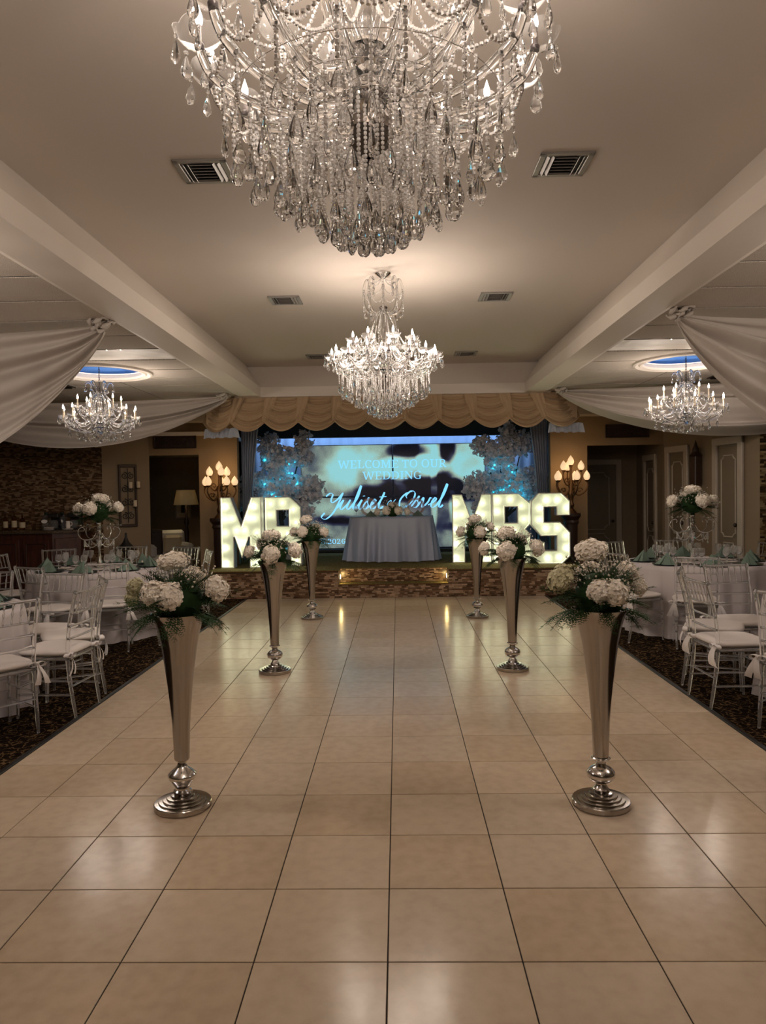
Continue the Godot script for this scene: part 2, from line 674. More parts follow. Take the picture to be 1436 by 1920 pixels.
func build_ceiling() -> void:
	struct("ceiling", mb().box(Vector3(4.7, 0.1, 16.3), Vector3(0, HC + 0.05, -3.1)), M.plaster, "smooth taupe plaster tray ceiling over the aisle", "ceiling")
	for s in [-1, 1]:
		var poly := PackedVector2Array([Vector2(1.965, 3.04), Vector2(1.965, 3.185), Vector2(2.18, HC), Vector2(2.30, HC + 0.02), Vector2(2.30, HS - 0.005), Vector2(2.25, 3.04)])
		if s < 0:
			for k in poly.size():
				poly[k].x *= -1
		struct("beam", mb().prism(poly, -10.86, 5.0), M.beam, "long cream beam with sloped cove edging the tray ceiling on the %s" % ("left" if s < 0 else "right"), "beam")
	var hp := PackedVector2Array([Vector2(10.86, 3.04), Vector2(10.86, 3.185), Vector2(11.06, HC), Vector2(11.3, HC + 0.02), Vector2(11.3, 3.04)])
	struct("beam", mb().prism(hp, -2.35, 2.35, Transform3D(Basis(Vector3(0, 0, -1), Vector3(0, 1, 0), Vector3(1, 0, 0)), Vector3.ZERO)), M.beam, "cream header across the far end of the tray ceiling above the valance", "beam")
	# suspended side ceilings: a tile each, tees between
	for s in [-1, 1]:
		var name_ := "left" if s < 0 else "right"
		var f := Node3D.new()
		f.name = "ceiling_" + name_
		add_child(f)
		tag(f, "suspended ceiling of speckled acoustic tiles over the %s guest tables" % name_, "ceiling", "", "structure")
		var domes := []
		for z in [-8.56, -3.6]:
			var dome := PackedVector2Array()
			for k in 48:
				dome.append(Vector2(s * 3.43 + 0.575 * cos(TAU * k / 48), z + 0.575 * sin(TAU * k / 48)))
			domes.append(dome)
		var xs := [2.30, 3.49, 4.70, 5.91, 6.8]
		var tees := mb()
		for row in range(-13, 14):
			var z0 := -4.835 - 0.605 * row
			var z1 := z0 - 0.605
			if z1 < -13.2:
				continue
			for c in 4:
				var a: float = xs[c]
				var b: float = xs[c + 1]
				if row == 4 and c == 0:
					continue
				var rect := PackedVector2Array([Vector2(s * a + s * 0.008, z0 - 0.014), Vector2(s * b - s * 0.008, z0 - 0.014), Vector2(s * b - s * 0.008, z1 + 0.014), Vector2(s * a + s * 0.008, z1 + 0.014)])
				for piece in Geometry2D.clip_polygons(rect, domes[0 if z0 < -6.0 else 1]):
					obj("ceiling_tile", mb().prism(piece, -HS - 0.02, -HS, Transform3D(Basis(Vector3(1, 0, 0), Vector3(0, 0, 1), Vector3(0, -1, 0)), Vector3.ZERO)), M.acoustic, f)
			if (row < 5 or row > 7) and (row < -3 or row > -1):
				tees.box(Vector3(4.5, 0.02, 0.012), Vector3(s * 4.55, HS + 0.012, z0))
			else:
				tees.box(Vector3(2.6, 0.02, 0.012), Vector3(s * 5.45, HS + 0.012, z0))
		for c in [3.49, 4.70, 5.91]:
			if c == 3.49:
				tees.box(Vector3(0.012, 0.02, 3.6), Vector3(s * c, HS + 0.012, -6.1))
				tees.box(Vector3(0.012, 0.02, 7.6), Vector3(s * c, HS + 0.012, 0.9))
				tees.box(Vector3(0.012, 0.02, 4.0), Vector3(s * c, HS + 0.012, -11.2))
			else:
				tees.box(Vector3(0.012, 0.02, 18), Vector3(s * c, HS + 0.012, -4.2))
		obj("ceiling_grid", tees, M.tee, f)
		obj("plenum", mb().box(Vector3(4.6, 0.05, 18.4), Vector3(s * 4.55, 3.75, -4.2)), M.black, f)
		# clouded glossy acrylic; glow and edge beads stand in for chandelier reflections
		var lp := thing("glossy_panel", "pale clouded glossy panel, its reflected light painted as glow, in the ceiling before the %s blue dome" % name_, "ceiling panel", Vector3(s * 2.895, HS, -7.56))
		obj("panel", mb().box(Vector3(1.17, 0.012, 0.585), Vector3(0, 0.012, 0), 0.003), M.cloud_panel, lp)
		obj("lip", mb().box(Vector3(1.17, 0.012, 0.02), Vector3(0, 0.004, 0.285), 0.002), M.white_trim, lp)
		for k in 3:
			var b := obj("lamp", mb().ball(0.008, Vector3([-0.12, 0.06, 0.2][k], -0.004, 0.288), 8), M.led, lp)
			b.set_meta("label", "tiny glowing bead painted in for a reflected bulb")
		# ceiling dome painted as sky
		for dz: float in [-8.56, -3.6]:
			var dm := thing("sky_dome", ("round ceiling dome painted as blue sky above the %s small chandelier" if dz < -5.0 else "round ceiling dome over the nearer %s tables, outside the picture") % name_, "ceiling dome", Vector3(s * 3.43, HS, dz))
			obj("dome_ring", mb().lathe([Vector2(0.475, 0.04), Vector2(0.47, 0.0), Vector2(0.485, -0.02), Vector2(0.51, -0.025), Vector2(0.53, -0.012), Vector2(0.54, -0.02), Vector2(0.565, -0.03), Vector2(0.59, -0.022), Vector2(0.60, 0.0), Vector2(0.60, 0.03), Vector2(0.475, 0.04)], 64), M.beam, dm)
			var prof := []
			for k in 11:
				var a := PI / 2 * k / 10
				prof.append(Vector2(0.56 * cos(a) if k < 10 else 0.0, 0.03 + 0.30 * sin(a)))
			obj("dome_shell", mb().lathe(prof, 64), M.sky_paint, dm)
			obj("dome_back", mb().lathe([Vector2(0.58, 0.03), Vector2(0.58, 0.36), Vector2(0.0, 0.36)], 40), M.black, dm)
			var neon := []
			for k in 49:
				neon.append(Vector3(0.515 * cos(TAU * k / 48), 0.055, 0.515 * sin(TAU * k / 48)))
			obj("cove_light", mb().tube(neon, 0.006, 6), M.cove, dm)
	# air diffusers in the tray ceiling
	var made: Node3D
	for v in [[-1.06, -4.36, "partly hidden behind the nearest chandelier on the left"], [1.06, -4.38, "nearest on the right of the tray ceiling"], [-1.03, -7.27, "second pair, left of the hanging chandelier"], [1.05, -7.29, "second pair, right of the hanging chandelier"], [-1.04, -10.28, "farthest pair by the header, left one"], [1.035, -10.25, "farthest pair by the header, right one"]]:
		var lab: String = "square steel air vent with louvres, " + v[2]
		if made == null:
			made = thing("ceiling_vent", lab, "vent", Vector3(v[0], HC, v[1]), 0.0, "square vents in the tray ceiling")
			made.set_meta("called", "ceiling_vent")
			var fr := mb()
			for k in 4:
				var x := rot_y(k * PI / 2)
				fr.box(Vector3(0.31, 0.014, 0.035), Vector3(0, -0.007, 0.1375), 0.003, x)
			obj("frame", fr, M.vent, made)
			obj("backing", mb().box(Vector3(0.25, 0.004, 0.25), Vector3(0, -0.002, 0)), M.black, made)
			for s in [-1, 1]:
				for k in 2:
					obj("blade", mb().box(Vector3(0.022, 0.003, 0.24), Vector3.ZERO, 0.0), M.vent, made, Transform3D(Basis(Vector3(0, 0, 1), s * 0.8), Vector3(s * (0.078 + k * 0.028), -0.012, 0)))
			for k in 6:
				obj("blade", mb().box(Vector3(0.125, 0.003, 0.03), Vector3.ZERO, 0.0), M.vent, made, Transform3D(Basis(Vector3(1, 0, 0), 0.6), Vector3(0, -0.012, -0.1 + k * 0.04)))
		else:
			dup(made, Vector3(v[0], HC, v[1]), 0.0, lab)
	for v in [[-4.45, -9.5, "left"], [4.44, -9.68, "right"]]:
		var g := thing("return_grille", "dark rectangular air grille in the %s tiled ceiling beyond the dome" % v[2], "vent", Vector3(v[0], HS, v[1]))
		obj("frame", mb().box(Vector3(0.44, 0.012, 0.42), Vector3(0, -0.006, 0), 0.003), M.dark_metal, g)
		for k in 9:
			obj("blade", mb().box(Vector3(0.38, 0.003, 0.03)), M.dark_metal, g, Transform3D(Basis(Vector3(1, 0, 0), 0.7), Vector3(0, -0.018, -0.16 + k * 0.04)))


func framed_door(called: String, label: String, w: float, h: float, xf: Transform3D, hinge_open := 0.0) -> Node3D:
	var d := thing(called, label, "door")
	d.set_meta("kind", "structure")
	d.transform = xf
	var cas := mb()
	for s in [-1, 1]:
		cas.box(Vector3(0.11, h + 0.11, 0.05), Vector3(s * (w / 2 + 0.055), (h + 0.11) / 2, 0.025), 0.012)
	cas.box(Vector3(w + 0.22, 0.11, 0.055), Vector3(0, h + 0.055, 0.025), 0.012)
	obj("door_casing", cas, M.white_trim, d)
	var leaf := obj("door_leaf", mb().box(Vector3(w, h, 0.04), Vector3(0, h / 2, -0.01), 0.003), M.door, d)
	# raised moulding with scooped corners: one tall panel above, one below
	for pan in [[h * 0.40, h * 0.93], [h * 0.08, h * 0.36]]:
		var pw := w * 0.34
		var y0: float = pan[0]
		var y1: float = pan[1]
		var n := 0.11 * w
		var path := []
		for p in [Vector2(-pw + n, y0), Vector2(pw - n, y0), Vector2(pw - n, y0 + n * 0.4), Vector2(pw - n * 0.4, y0 + n), Vector2(pw, y0 + n), Vector2(pw, y1 - n), Vector2(pw - n * 0.4, y1 - n), Vector2(pw - n, y1 - n * 0.4), Vector2(pw - n, y1), Vector2(-pw + n, y1), Vector2(-pw + n, y1 - n * 0.4), Vector2(-pw + n * 0.4, y1 - n), Vector2(-pw, y1 - n), Vector2(-pw, y0 + n), Vector2(-pw + n * 0.4, y0 + n), Vector2(-pw + n, y0 + n * 0.4), Vector2(-pw + n, y0)]:
			path.append(Vector3(p.x, p.y, 0.012))
		obj("moulding", mb().tube(path, 0.012, 6), M.white_trim, leaf)
	obj("door_handle", mb().ball(0.03, Vector3(w * 0.42, h * 0.48, 0.045), 10), M.dark_metal, leaf)
	return d


func build_walls() -> void:
	var cols := [Color(0.055, 0.028, 0.012), Color(0.16, 0.09, 0.045), Color(0.24, 0.155, 0.09), Color(0.09, 0.045, 0.02), Color(0.28, 0.19, 0.12)]
	# left: mosaic wall behind the bar, angled wall, flat wall with an opening
	var w := wall_box("wall_bar", Vector3(-6.85, 0, -11.8), Vector3(-4.72, 3.2, -11.7), M.mortar, "brown and tan mosaic tiled wall behind the bar")
	mosaic(w, 2.18, 3.1, Transform3D(Basis(), Vector3(-6.9, 0, -11.7)), 0.065, 0.022, cols, 3)
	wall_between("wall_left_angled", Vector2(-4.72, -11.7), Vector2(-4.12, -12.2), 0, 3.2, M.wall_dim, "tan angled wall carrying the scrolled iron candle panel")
	wall_box("wall_back_left", Vector3(-4.12, 2.27, -12.3), Vector3(-3.28, 3.6, -12.2), M.wall, "tan wall over the left opening with a carved plaque")
	wall_box("wall_sconce_left", Vector3(-3.28, 0, -12.35), Vector3(-2.63, 3.6, -12.2), M.wall, "tan wall behind the left bronze torch lamp")
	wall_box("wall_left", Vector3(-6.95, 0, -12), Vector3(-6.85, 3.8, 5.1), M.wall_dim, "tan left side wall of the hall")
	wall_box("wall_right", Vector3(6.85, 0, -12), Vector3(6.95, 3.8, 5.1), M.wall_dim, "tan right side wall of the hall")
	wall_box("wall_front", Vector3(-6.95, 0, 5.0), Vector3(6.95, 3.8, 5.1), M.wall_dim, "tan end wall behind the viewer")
	# right
	wall_box("wall_sconce_right", Vector3(2.61, 0, -12.35), Vector3(3.22, 3.6, -12.2), M.wall, "tan wall behind the right bronze torch lamp")
	wall_box("wall_back_right", Vector3(3.22, 2.32, -12.3), Vector3(4.48, 3.6, -12.2), M.wall, "tan wall over the right opening with a carved plaque")
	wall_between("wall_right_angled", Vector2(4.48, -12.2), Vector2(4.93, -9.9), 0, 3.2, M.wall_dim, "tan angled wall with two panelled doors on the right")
	var w2 := wall_box("wall_mosaic_right", Vector3(4.93, 0, -10.0), Vector3(6.85, 2.42, -9.9), M.mortar, "brown and gold mosaic tiled wall at the far right")
	var cols2 := [Color(0.03, 0.018, 0.009), Color(0.10, 0.06, 0.025), Color(0.20, 0.145, 0.06), Color(0.26, 0.20, 0.11)]
	mosaic(w2, 1.92, 2.4, Transform3D(Basis(), Vector3(4.93, 0, -9.9)), 0.07, 0.028, cols2, 5)
	# white cornice over the tan walls
	struct("trim_3", mb().box(Vector3(1.6, 0.26, 0.12), Vector3(-3.4, 2.93, -12.15), 0.03), M.white_trim, "white cornice on the left back wall under the drape", "trim")
	struct("trim_4", mb().box(Vector3(1.9, 0.26, 0.12), Vector3(3.55, 2.93, -12.15), 0.03), M.white_trim, "white cornice on the right back wall under the drape", "trim")
	# doors on the angled right wall
	var d := (Vector2(4.93, -9.9) - Vector2(4.48, -12.2))
	var ang := -d.angle()
	for k in [[0.42, 0.42, 2.16, "narrow cream door with scooped mouldings beside the dark lantern"], [1.70, 0.46, 2.20, "tall cream door with scooped mouldings next to the right mosaic wall"]]:
		var p: Vector2 = Vector2(4.48, -12.2) + d.normalized() * k[0]
		framed_door("door_1" if k[0] < 1 else "door_2", k[3], k[1], k[2], Transform3D(Basis(Vector3.UP, ang), Vector3(p.x, 0, p.y)))
	# passage behind the right opening
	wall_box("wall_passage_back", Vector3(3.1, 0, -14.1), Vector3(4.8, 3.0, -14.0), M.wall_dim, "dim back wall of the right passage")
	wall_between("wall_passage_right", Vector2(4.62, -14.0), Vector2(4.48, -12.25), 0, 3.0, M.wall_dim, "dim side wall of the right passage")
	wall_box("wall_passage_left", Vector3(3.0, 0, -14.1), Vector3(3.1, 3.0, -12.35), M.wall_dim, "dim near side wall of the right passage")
	struct("ceiling_passage", mb().box(Vector3(1.8, 0.06, 1.9), Vector3(3.9, 2.75, -13.2)), M.beam, "plain ceiling of the right passage", "ceiling")
	struct("floor_passage", mb().box(Vector3(1.9, 0.06, 2.0), Vector3(3.9, -0.03, -13.2)), M.carpet, "dark floor of the right passage", "floor")
	framed_door("door_3", "dim cream door with scooped mouldings seen through the right opening", 0.80, 2.05, Transform3D(Basis(), Vector3(3.42 + 0.40, 0, -14.0)))
	framed_door("door_4", "narrow door standing ajar at the right edge of the passage", 0.62, 2.08, Transform3D(Basis(Vector3.UP, -(Vector2(4.48, -12.25) - Vector2(4.62, -14.0)).angle()), Vector3(4.535, 0, -12.95)))
	# lounge behind the left opening
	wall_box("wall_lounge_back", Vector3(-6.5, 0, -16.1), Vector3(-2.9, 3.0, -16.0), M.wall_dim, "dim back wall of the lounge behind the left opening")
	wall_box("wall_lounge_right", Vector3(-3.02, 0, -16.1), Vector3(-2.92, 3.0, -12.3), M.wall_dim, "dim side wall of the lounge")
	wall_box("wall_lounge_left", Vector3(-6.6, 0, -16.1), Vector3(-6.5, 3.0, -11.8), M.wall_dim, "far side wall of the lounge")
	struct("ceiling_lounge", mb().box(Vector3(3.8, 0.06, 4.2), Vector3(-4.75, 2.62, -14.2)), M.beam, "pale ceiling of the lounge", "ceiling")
	struct("floor_lounge", mb().box(Vector3(3.8, 0.06, 4.2), Vector3(-4.75, -0.03, -14.2)), M.stage_carpet, "carpeted floor of the lounge", "floor")
	struct("trim_5", mb().box(Vector3(3.4, 0.14, 0.08), Vector3(-4.75, 2.5, -15.96), 0.02), M.white_trim, "white cornice inside the lounge", "trim")
	framed_door("door_5", "pale door in the lounge behind the floor lamp", 0.6, 2.0, Transform3D(Basis(), Vector3(-3.55, 0, -16.0)))


func build_stage() -> void:
	var st := Node3D.new()
	st.name = "floor_stage"
	add_child(st)
	tag(st, "low stage faced with brown mosaic and topped with gold-flecked carpet", "stage", "", "structure")
	var x0 := -2.86
	var x1 := 2.83
	obj("platform", mb().box(Vector3(x1 - x0, 0.42, 4.4), Vector3((x0 + x1) / 2, 0.2, -13.5)), M.mortar, st)
	obj("platform", mb().box(Vector3(-0.855 - x0, 0.41, 0.3), Vector3((x0 - 0.855) / 2, 0.205, -11.16)), M.mortar, st)
	obj("platform", mb().box(Vector3(x1 - 0.805, 0.41, 0.3), Vector3((x1 + 0.805) / 2, 0.205, -11.16)), M.mortar, st)
	obj("step", mb().box(Vector3(1.66, 0.195, 0.3), Vector3(-0.025, 0.0975, -11.16)), M.mortar, st)
	obj("step_carpet", mb().box(Vector3(1.66, 0.012, 0.305), Vector3(-0.025, 0.2, -11.155), 0.004), M.stage_carpet, st)
	obj("stage_carpet", mb().box(Vector3(x1 - x0, 0.014, 4.1), Vector3((x0 + x1) / 2, 0.415, -13.35), 0.004), M.stage_carpet, st)
	obj("stage_carpet", mb().box(Vector3(-0.855 - x0, 0.014, 0.32), Vector3((x0 - 0.855) / 2, 0.415, -11.155), 0.004), M.stage_carpet, st)
	obj("stage_carpet", mb().box(Vector3(x1 - 0.805, 0.014, 0.32), Vector3((x1 + 0.805) / 2, 0.415, -11.155), 0.004), M.stage_carpet, st)
	obj("nosing", mb().box(Vector3(-0.855 - x0, 0.016, 0.012), Vector3((x0 - 0.855) / 2, 0.408, -11.0), 0.003), M.bronze, st)
	obj("nosing", mb().box(Vector3(x1 - 0.805, 0.016, 0.012), Vector3((x1 + 0.805) / 2, 0.408, -11.0), 0.003), M.bronze, st)
	obj("nosing", mb().box(Vector3(1.66, 0.016, 0.012), Vector3(-0.025, 0.198, -11.0), 0.003), M.bronze, st)
	var cols := [Color(0.075, 0.036, 0.016), Color(0.19, 0.105, 0.055), Color(0.31, 0.20, 0.12), Color(0.12, 0.062, 0.03), Color(0.38, 0.26, 0.17)]
	mosaic(st, -0.86 - x0, 0.405, Transform3D(Basis(), Vector3(x0, 0.0, -11.01)), 0.075, 0.024, cols, 11)
	mosaic(st, x1 - 0.81, 0.405, Transform3D(Basis(), Vector3(0.81, 0.0, -11.01)), 0.075, 0.024, cols, 12)
	mosaic(st, 1.67, 0.195, Transform3D(Basis(), Vector3(-0.86, 0.0, -11.01)), 0.075, 0.024, cols, 13)
	mosaic(st, 1.66, 0.2, Transform3D(Basis(), Vector3(-0.855, 0.207, -11.3)), 0.06, 0.02, cols, 14)
	for s in [-1, 1]:
		var l := thing("step_light", "small white strip lamp at the %s end of the stage step" % ("left" if s < 0 else "right"), "lamp", Vector3(-0.845 if s < 0 else 0.795, 0.31, -11.10))
		obj("lamp_housing", mb().box(Vector3(0.012, 0.10, 0.03), Vector3.ZERO, 0.003), M.white, l)
		obj("lamp_lens", mb().box(Vector3(0.012, 0.07, 0.016), Vector3(-s * 0.010, 0, 0), 0.004), M.led, l)
		omni(l, Vector3(-s * 0.010, 0, 0), 0.05, Color(1.0, 0.86, 0.55), 0.005)
	# stage house
	wall_box("wall_stage_left", Vector3(-3.02, 0.42, -15.6), Vector3(-2.92, 3.6, -12.3), M.stage_wall, "dark left wall of the stage")
	wall_box("wall_stage_right", Vector3(2.9, 0.42, -15.6), Vector3(3.0, 3.6, -12.3), M.stage_wall, "dark right wall of the stage")
	wall_box("wall_stage_back", Vector3(-3.0, 0, -15.7), Vector3(3.0, 3.6, -15.6), M.stage_wall, "dark back wall of the stage")
	struct("ceiling_stage", mb().box(Vector3(6.0, 0.06, 4.5), Vector3(0, 3.45, -13.4)), M.stage_wall, "dark ceiling above the stage", "ceiling")
	wall_box("wall_fascia", Vector3(-2.92, 2.66, -14.1), Vector3(2.9, 3.42, -14.0), M.stage_wall, "dark fascia board above the video screen")
	wall_box("wall_header", Vector3(-2.63, 2.95, -12.32), Vector3(2.61, 3.6, -12.22), M.stage_wall, "dark header behind the valance")
	# pleated white cloth behind the screen, lit blue along its top
	var rows := []
	for j in 2:
		var row := []
		for i in 181:
			row.append(Vector3(-2.85 + 5.7 * i / 180, 2.9 if j == 0 else 0.42, -14.75 + 0.025 * sin(i * 0.9)))
		rows.append(row)
	tag(obj("backdrop_cloth", mb().sheet(rows), M.backdrop), "white pleated backdrop cloth behind the video screen, lit blue along the top", "backdrop")
	var bl := thing("strip_light", "blue strip light hidden above the video screen", "lamp", Vector3(0, 2.93, -14.135))
	obj("strip", mb().box(Vector3(4.9, 0.05, 0.05), Vector3.ZERO, 0.01), M.blue_led, bl)
	for k in 7:
		omni(bl, Vector3(-2.25 + k * 0.75, -0.04, -0.02), 0.26, Color(0.55, 0.74, 1.0), 0.01)
	var kb := mb().box(Vector3(3.7, 0.07, 0.3), Vector3(-0.03, 0.46, -14.3), 0.01)
	tag(obj("screen_plinth", kb, M.black), "long black plinth under the video screen", "plinth")


func sag_cloth(p0: Vector3, p1: Vector3, top_sag: float, drop: float, folds: float, seed_: int, power := 1.0) -> Mb:
	# fabric tied at both ends, spread between its upper and lower edge
	var r := RandomNumberGenerator.new()
	r.seed = seed_
	var ph := []
	for k in 8:
		ph.append(r.randf() * TAU)
	var rows := []
	var nt := 80
	var ns := 64
	var side := (p1 - p0).cross(Vector3.UP).normalized()
	for j in ns + 1:
		var s := float(j) / ns
		var row := []
		for i in nt + 1:
			var t := float(i) / nt
			var b := pow(4.0 * t * (1.0 - t), power)
			var open := clampf(b * 3.0, 0.0, 1.0)
			var y := -top_sag * b - (0.05 + drop * b) * s - 0.02 * s
			var f := 0.0
			for k in 3:
				f += sin(s * TAU * folds * (0.55 + 0.35 * k) + ph[k] + t * (k - 1) * 1.5) * [0.5, 0.35, 0.2][k]
			var edge := smoothstep(0.86, 1.0, s)
			var d := f * (0.015 + 0.075 * open) + sin(s * PI) * 0.10 * open - edge * 0.10 * open
			row.append(p0.lerp(p1, t) + Vector3(0, y + f * 0.02 * open, 0) + side * d)
		rows.append(row)
	return mb().sheet(rows)


func rosette(label: String, at: Vector3) -> void:
	var r := RandomNumberGenerator.new()
	r.seed = int(absf(at.x * 100) + absf(at.z * 10))
	var b := mb()
	for k in 9:
		var pts := []
		var rad := []
		var a := r.randf() * TAU
		var q := at + Vector3(r.randf_range(-0.06, 0.06), r.randf_range(-0.035, 0.02), r.randf_range(-0.05, 0.05))
		for i in 9:
			var u := a + i * 0.6
			pts.append(q + Vector3(cos(u) * 0.045, sin(u * 1.3) * 0.028, sin(u) * 0.045))
			rad.append(0.014 + 0.010 * sin(i * 1.7 + k))
		b.tube(pts, rad, 6)
	tag(obj("drape_rosette", b, M.sheer), label, "fabric rosette")


func build_drapes() -> void:
	for s in [-1, 1]:
		var n := "left" if s < 0 else "right"
		var a := Vector3(s * 2.37, 3.03, -6.08)
		tag(obj("ceiling_drape", sag_cloth(a, Vector3(s * 6.8, 3.0, -6.3), 0.06, 1.22, 5.0, 4 + s, 0.8), M.sheer), "wide white fabric swag, the nearer one over the %s tables" % n, "drape", "ceiling swags")
		rosette("crumpled white rosette tying the nearer %s swag to the beam" % n, a + Vector3(s * 0.02, 0.0, 0.02))
		var b := Vector3(s * 2.42, 3.03, -10.6)
		tag(obj("ceiling_drape", sag_cloth(b, Vector3(s * 6.8, 3.0, -10.5 if s < 0 else -8.9), 0.05, 0.60, 4.0, 14 + s, 0.9), M.sheer), "white fabric swag hanging behind the %s small chandelier" % n, "drape", "ceiling swags")
		rosette("crumpled white rosette where the farther %s swag meets the valance" % n, b + Vector3(s * 0.02, 0.0, 0.03))


func build_valance() -> void:
	var v := thing("stage_valance", "gold fabric valance of draped scallops along the top of the stage", "valance", Vector3(0, 3.05, -10.95))
	obj("heading", mb().box(Vector3(5.6, 0.40, 0.02), Vector3(-0.03, -0.19, -0.07), 0.004), M.gold, v)
	var peaks := [-2.88, -2.45, -1.93, -1.42, -0.87, -0.375, 0.18, 0.68, 1.22, 1.75, 2.27, 2.80]
	for i in peaks.size() - 1:
		var xa: float = peaks[i]
		var xb: float = peaks[i + 1]
		var xc := (xa + xb) / 2
		var w := (xb - xa) / 2
		var lean := clampf(xc / 2.8, -1, 1)
		var rows := []
		var nv := 48
		var nu := 40
		for j in nv + 1:
			var t := float(j) / nv
			var row := []
			for k in nu + 1:
				var u := -1.0 + 2.0 * k / nu
				# the side edges run in slanted bands from the heading to the peaks
				var top_w := 0.86 * w
				var x := xc - lean * 0.10 * (1 - t) + u * lerpf(top_w, w * 1.10, smoothstep(0, 1, t))
				var edge_y := -0.36 * t
				var mid_y := -0.52 * pow(t, 0.85)
				var c := 1.0 - u * u
				var y := lerpf(edge_y, mid_y, c)
				var f := sin(t * TAU * 8.0 + i) * 0.6 + sin(t * TAU * 5.0 + i * 2.0) * 0.4
				var z := 0.05 * sin(t * PI * 0.8) * (0.5 + 0.5 * c) + f * 0.042 * (0.25 + 0.75 * c) * smoothstep(0.0, 0.12, t) + (0.02 if i % 2 == 0 else 0.0) - absf(xc) * 0.012
				if absf(xc) > 2.3:
					z -= absf(u if signf(u) == signf(xc) else 0.0) * 0.14
				row.append(Vector3(x, y, z))
			rows.append(row)
		obj("scallop", mb().sheet(rows), M.gold, v)
		# slanted pleated band between scallops
		if i > 0:
			var band := []
			for j in 25:
				var t := float(j) / 24
				var row := []
				for k in 13:
					var u := float(k) / 12 - 0.5
					var lean2 := clampf(xa / 2.8, -1, 1)
					row.append(Vector3(xa - lean2 * 0.16 * (1 - t) + u * lerpf(0.20, 0.10, t), -0.37 * t, 0.055 + 0.012 * sin(u * TAU * 2.5) - 0.03 * u * u - absf(xa) * 0.012))
				band.append(row)
			obj("pleat_band", mb().sheet(band), M.gold, v)
	# ruffled tails under both ends, screen light put into their blue-grey colour
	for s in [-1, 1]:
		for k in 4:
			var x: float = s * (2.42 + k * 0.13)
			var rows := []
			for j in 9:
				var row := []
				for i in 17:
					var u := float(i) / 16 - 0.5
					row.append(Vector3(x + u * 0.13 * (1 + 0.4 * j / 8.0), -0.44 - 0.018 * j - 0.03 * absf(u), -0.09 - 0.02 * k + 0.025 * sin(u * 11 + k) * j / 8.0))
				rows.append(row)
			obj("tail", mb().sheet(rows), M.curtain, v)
	# tied-back stage curtains
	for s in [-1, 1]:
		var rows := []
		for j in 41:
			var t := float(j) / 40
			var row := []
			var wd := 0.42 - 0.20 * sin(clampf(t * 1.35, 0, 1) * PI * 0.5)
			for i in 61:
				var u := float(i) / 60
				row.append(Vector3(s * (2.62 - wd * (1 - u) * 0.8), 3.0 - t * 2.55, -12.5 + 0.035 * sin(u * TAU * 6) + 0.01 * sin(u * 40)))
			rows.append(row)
		tag(obj("stage_curtain", mb().sheet(rows), M.curtain), "sheer curtain, blue stage light put into its colour, gathered at the %s side of the stage opening" % ("left" if s < 0 else "right"), "curtain", "stage curtains")


# ------------------------------------------------------------------ chandeliers
func pendant_mesh(h: float, w: float) -> ArrayMesh:
	# faceted almond drop hanging from a small octagonal bead; its top is at the origin
	var m := mb()
	var flat := Transform3D(Basis.from_scale(Vector3(1, 1, 0.62)), Vector3(0, -h, 0))
	var hh := h * 0.80
	m.lathe_plain([Vector2(0, 0), Vector2(w * 0.28, hh * 0.07), Vector2(w * 0.46, hh * 0.20), Vector2(w * 0.5, hh * 0.34), Vector2(w * 0.40, hh * 0.55), Vector2(w * 0.22, hh * 0.80), Vector2(w * 0.08, hh * 0.96), Vector2(0, hh)], 8, flat, true)
	var r := h * 0.09
	m.lathe_plain([Vector2(0, -r), Vector2(r * 0.8, -r * 0.55), Vector2(r, 0), Vector2(r * 0.8, r * 0.55), Vector2(0, r)], 6, Transform3D(Basis.from_scale(Vector3(1, 1, 0.7)), Vector3(0, -r * 1.05, 0)), true)
	return m.mesh()


func bead(m: Mb, at: Vector3, r: float, spin: float) -> void:
	m.lathe_plain([Vector2(0, -r), Vector2(r * 0.82, -r * 0.5), Vector2(r * 0.82, r * 0.5), Vector2(0, r)], 6, Transform3D(Basis(Vector3.UP, spin), at), true)


var strands := {}


func strand_mesh(pts: Array, r: float) -> ArrayMesh:
	var key := str(pts[0], pts[-1], pts[pts.size() / 2], r)
	if not strands.has(key):
		strands[key] = string_beads(pts, r)
	return strands[key]


func string_beads(pts: Array, r: float) -> ArrayMesh:
	# beads strung along a polyline, touching each other
	var m := mb()
	var left := 0.0
	for k in pts.size() - 1:
		var a: Vector3 = pts[k]
		var b: Vector3 = pts[k + 1]
		var l := a.distance_to(b)
		while left < l:
			bead(m, a.lerp(b, left / l), r, left * 50.0)
			left += r * 2.05
		left -= l
	return m.mesh()


func drop_line(l: float) -> Array:
	return [Vector3.ZERO, Vector3(0, -l, 0)]


func swag_line(a: Vector3, b: Vector3, sag: float) -> Array:
	var out := []
	for k in 13:
		var t := k / 12.0
		out.append(a.lerp(b, t) + Vector3(0, -sag * 4 * t * (1 - t), 0))
	return out


func polar(r: float, y: float, a: float) -> Vector3:
	return Vector3(cos(a) * r, y, -sin(a) * r)


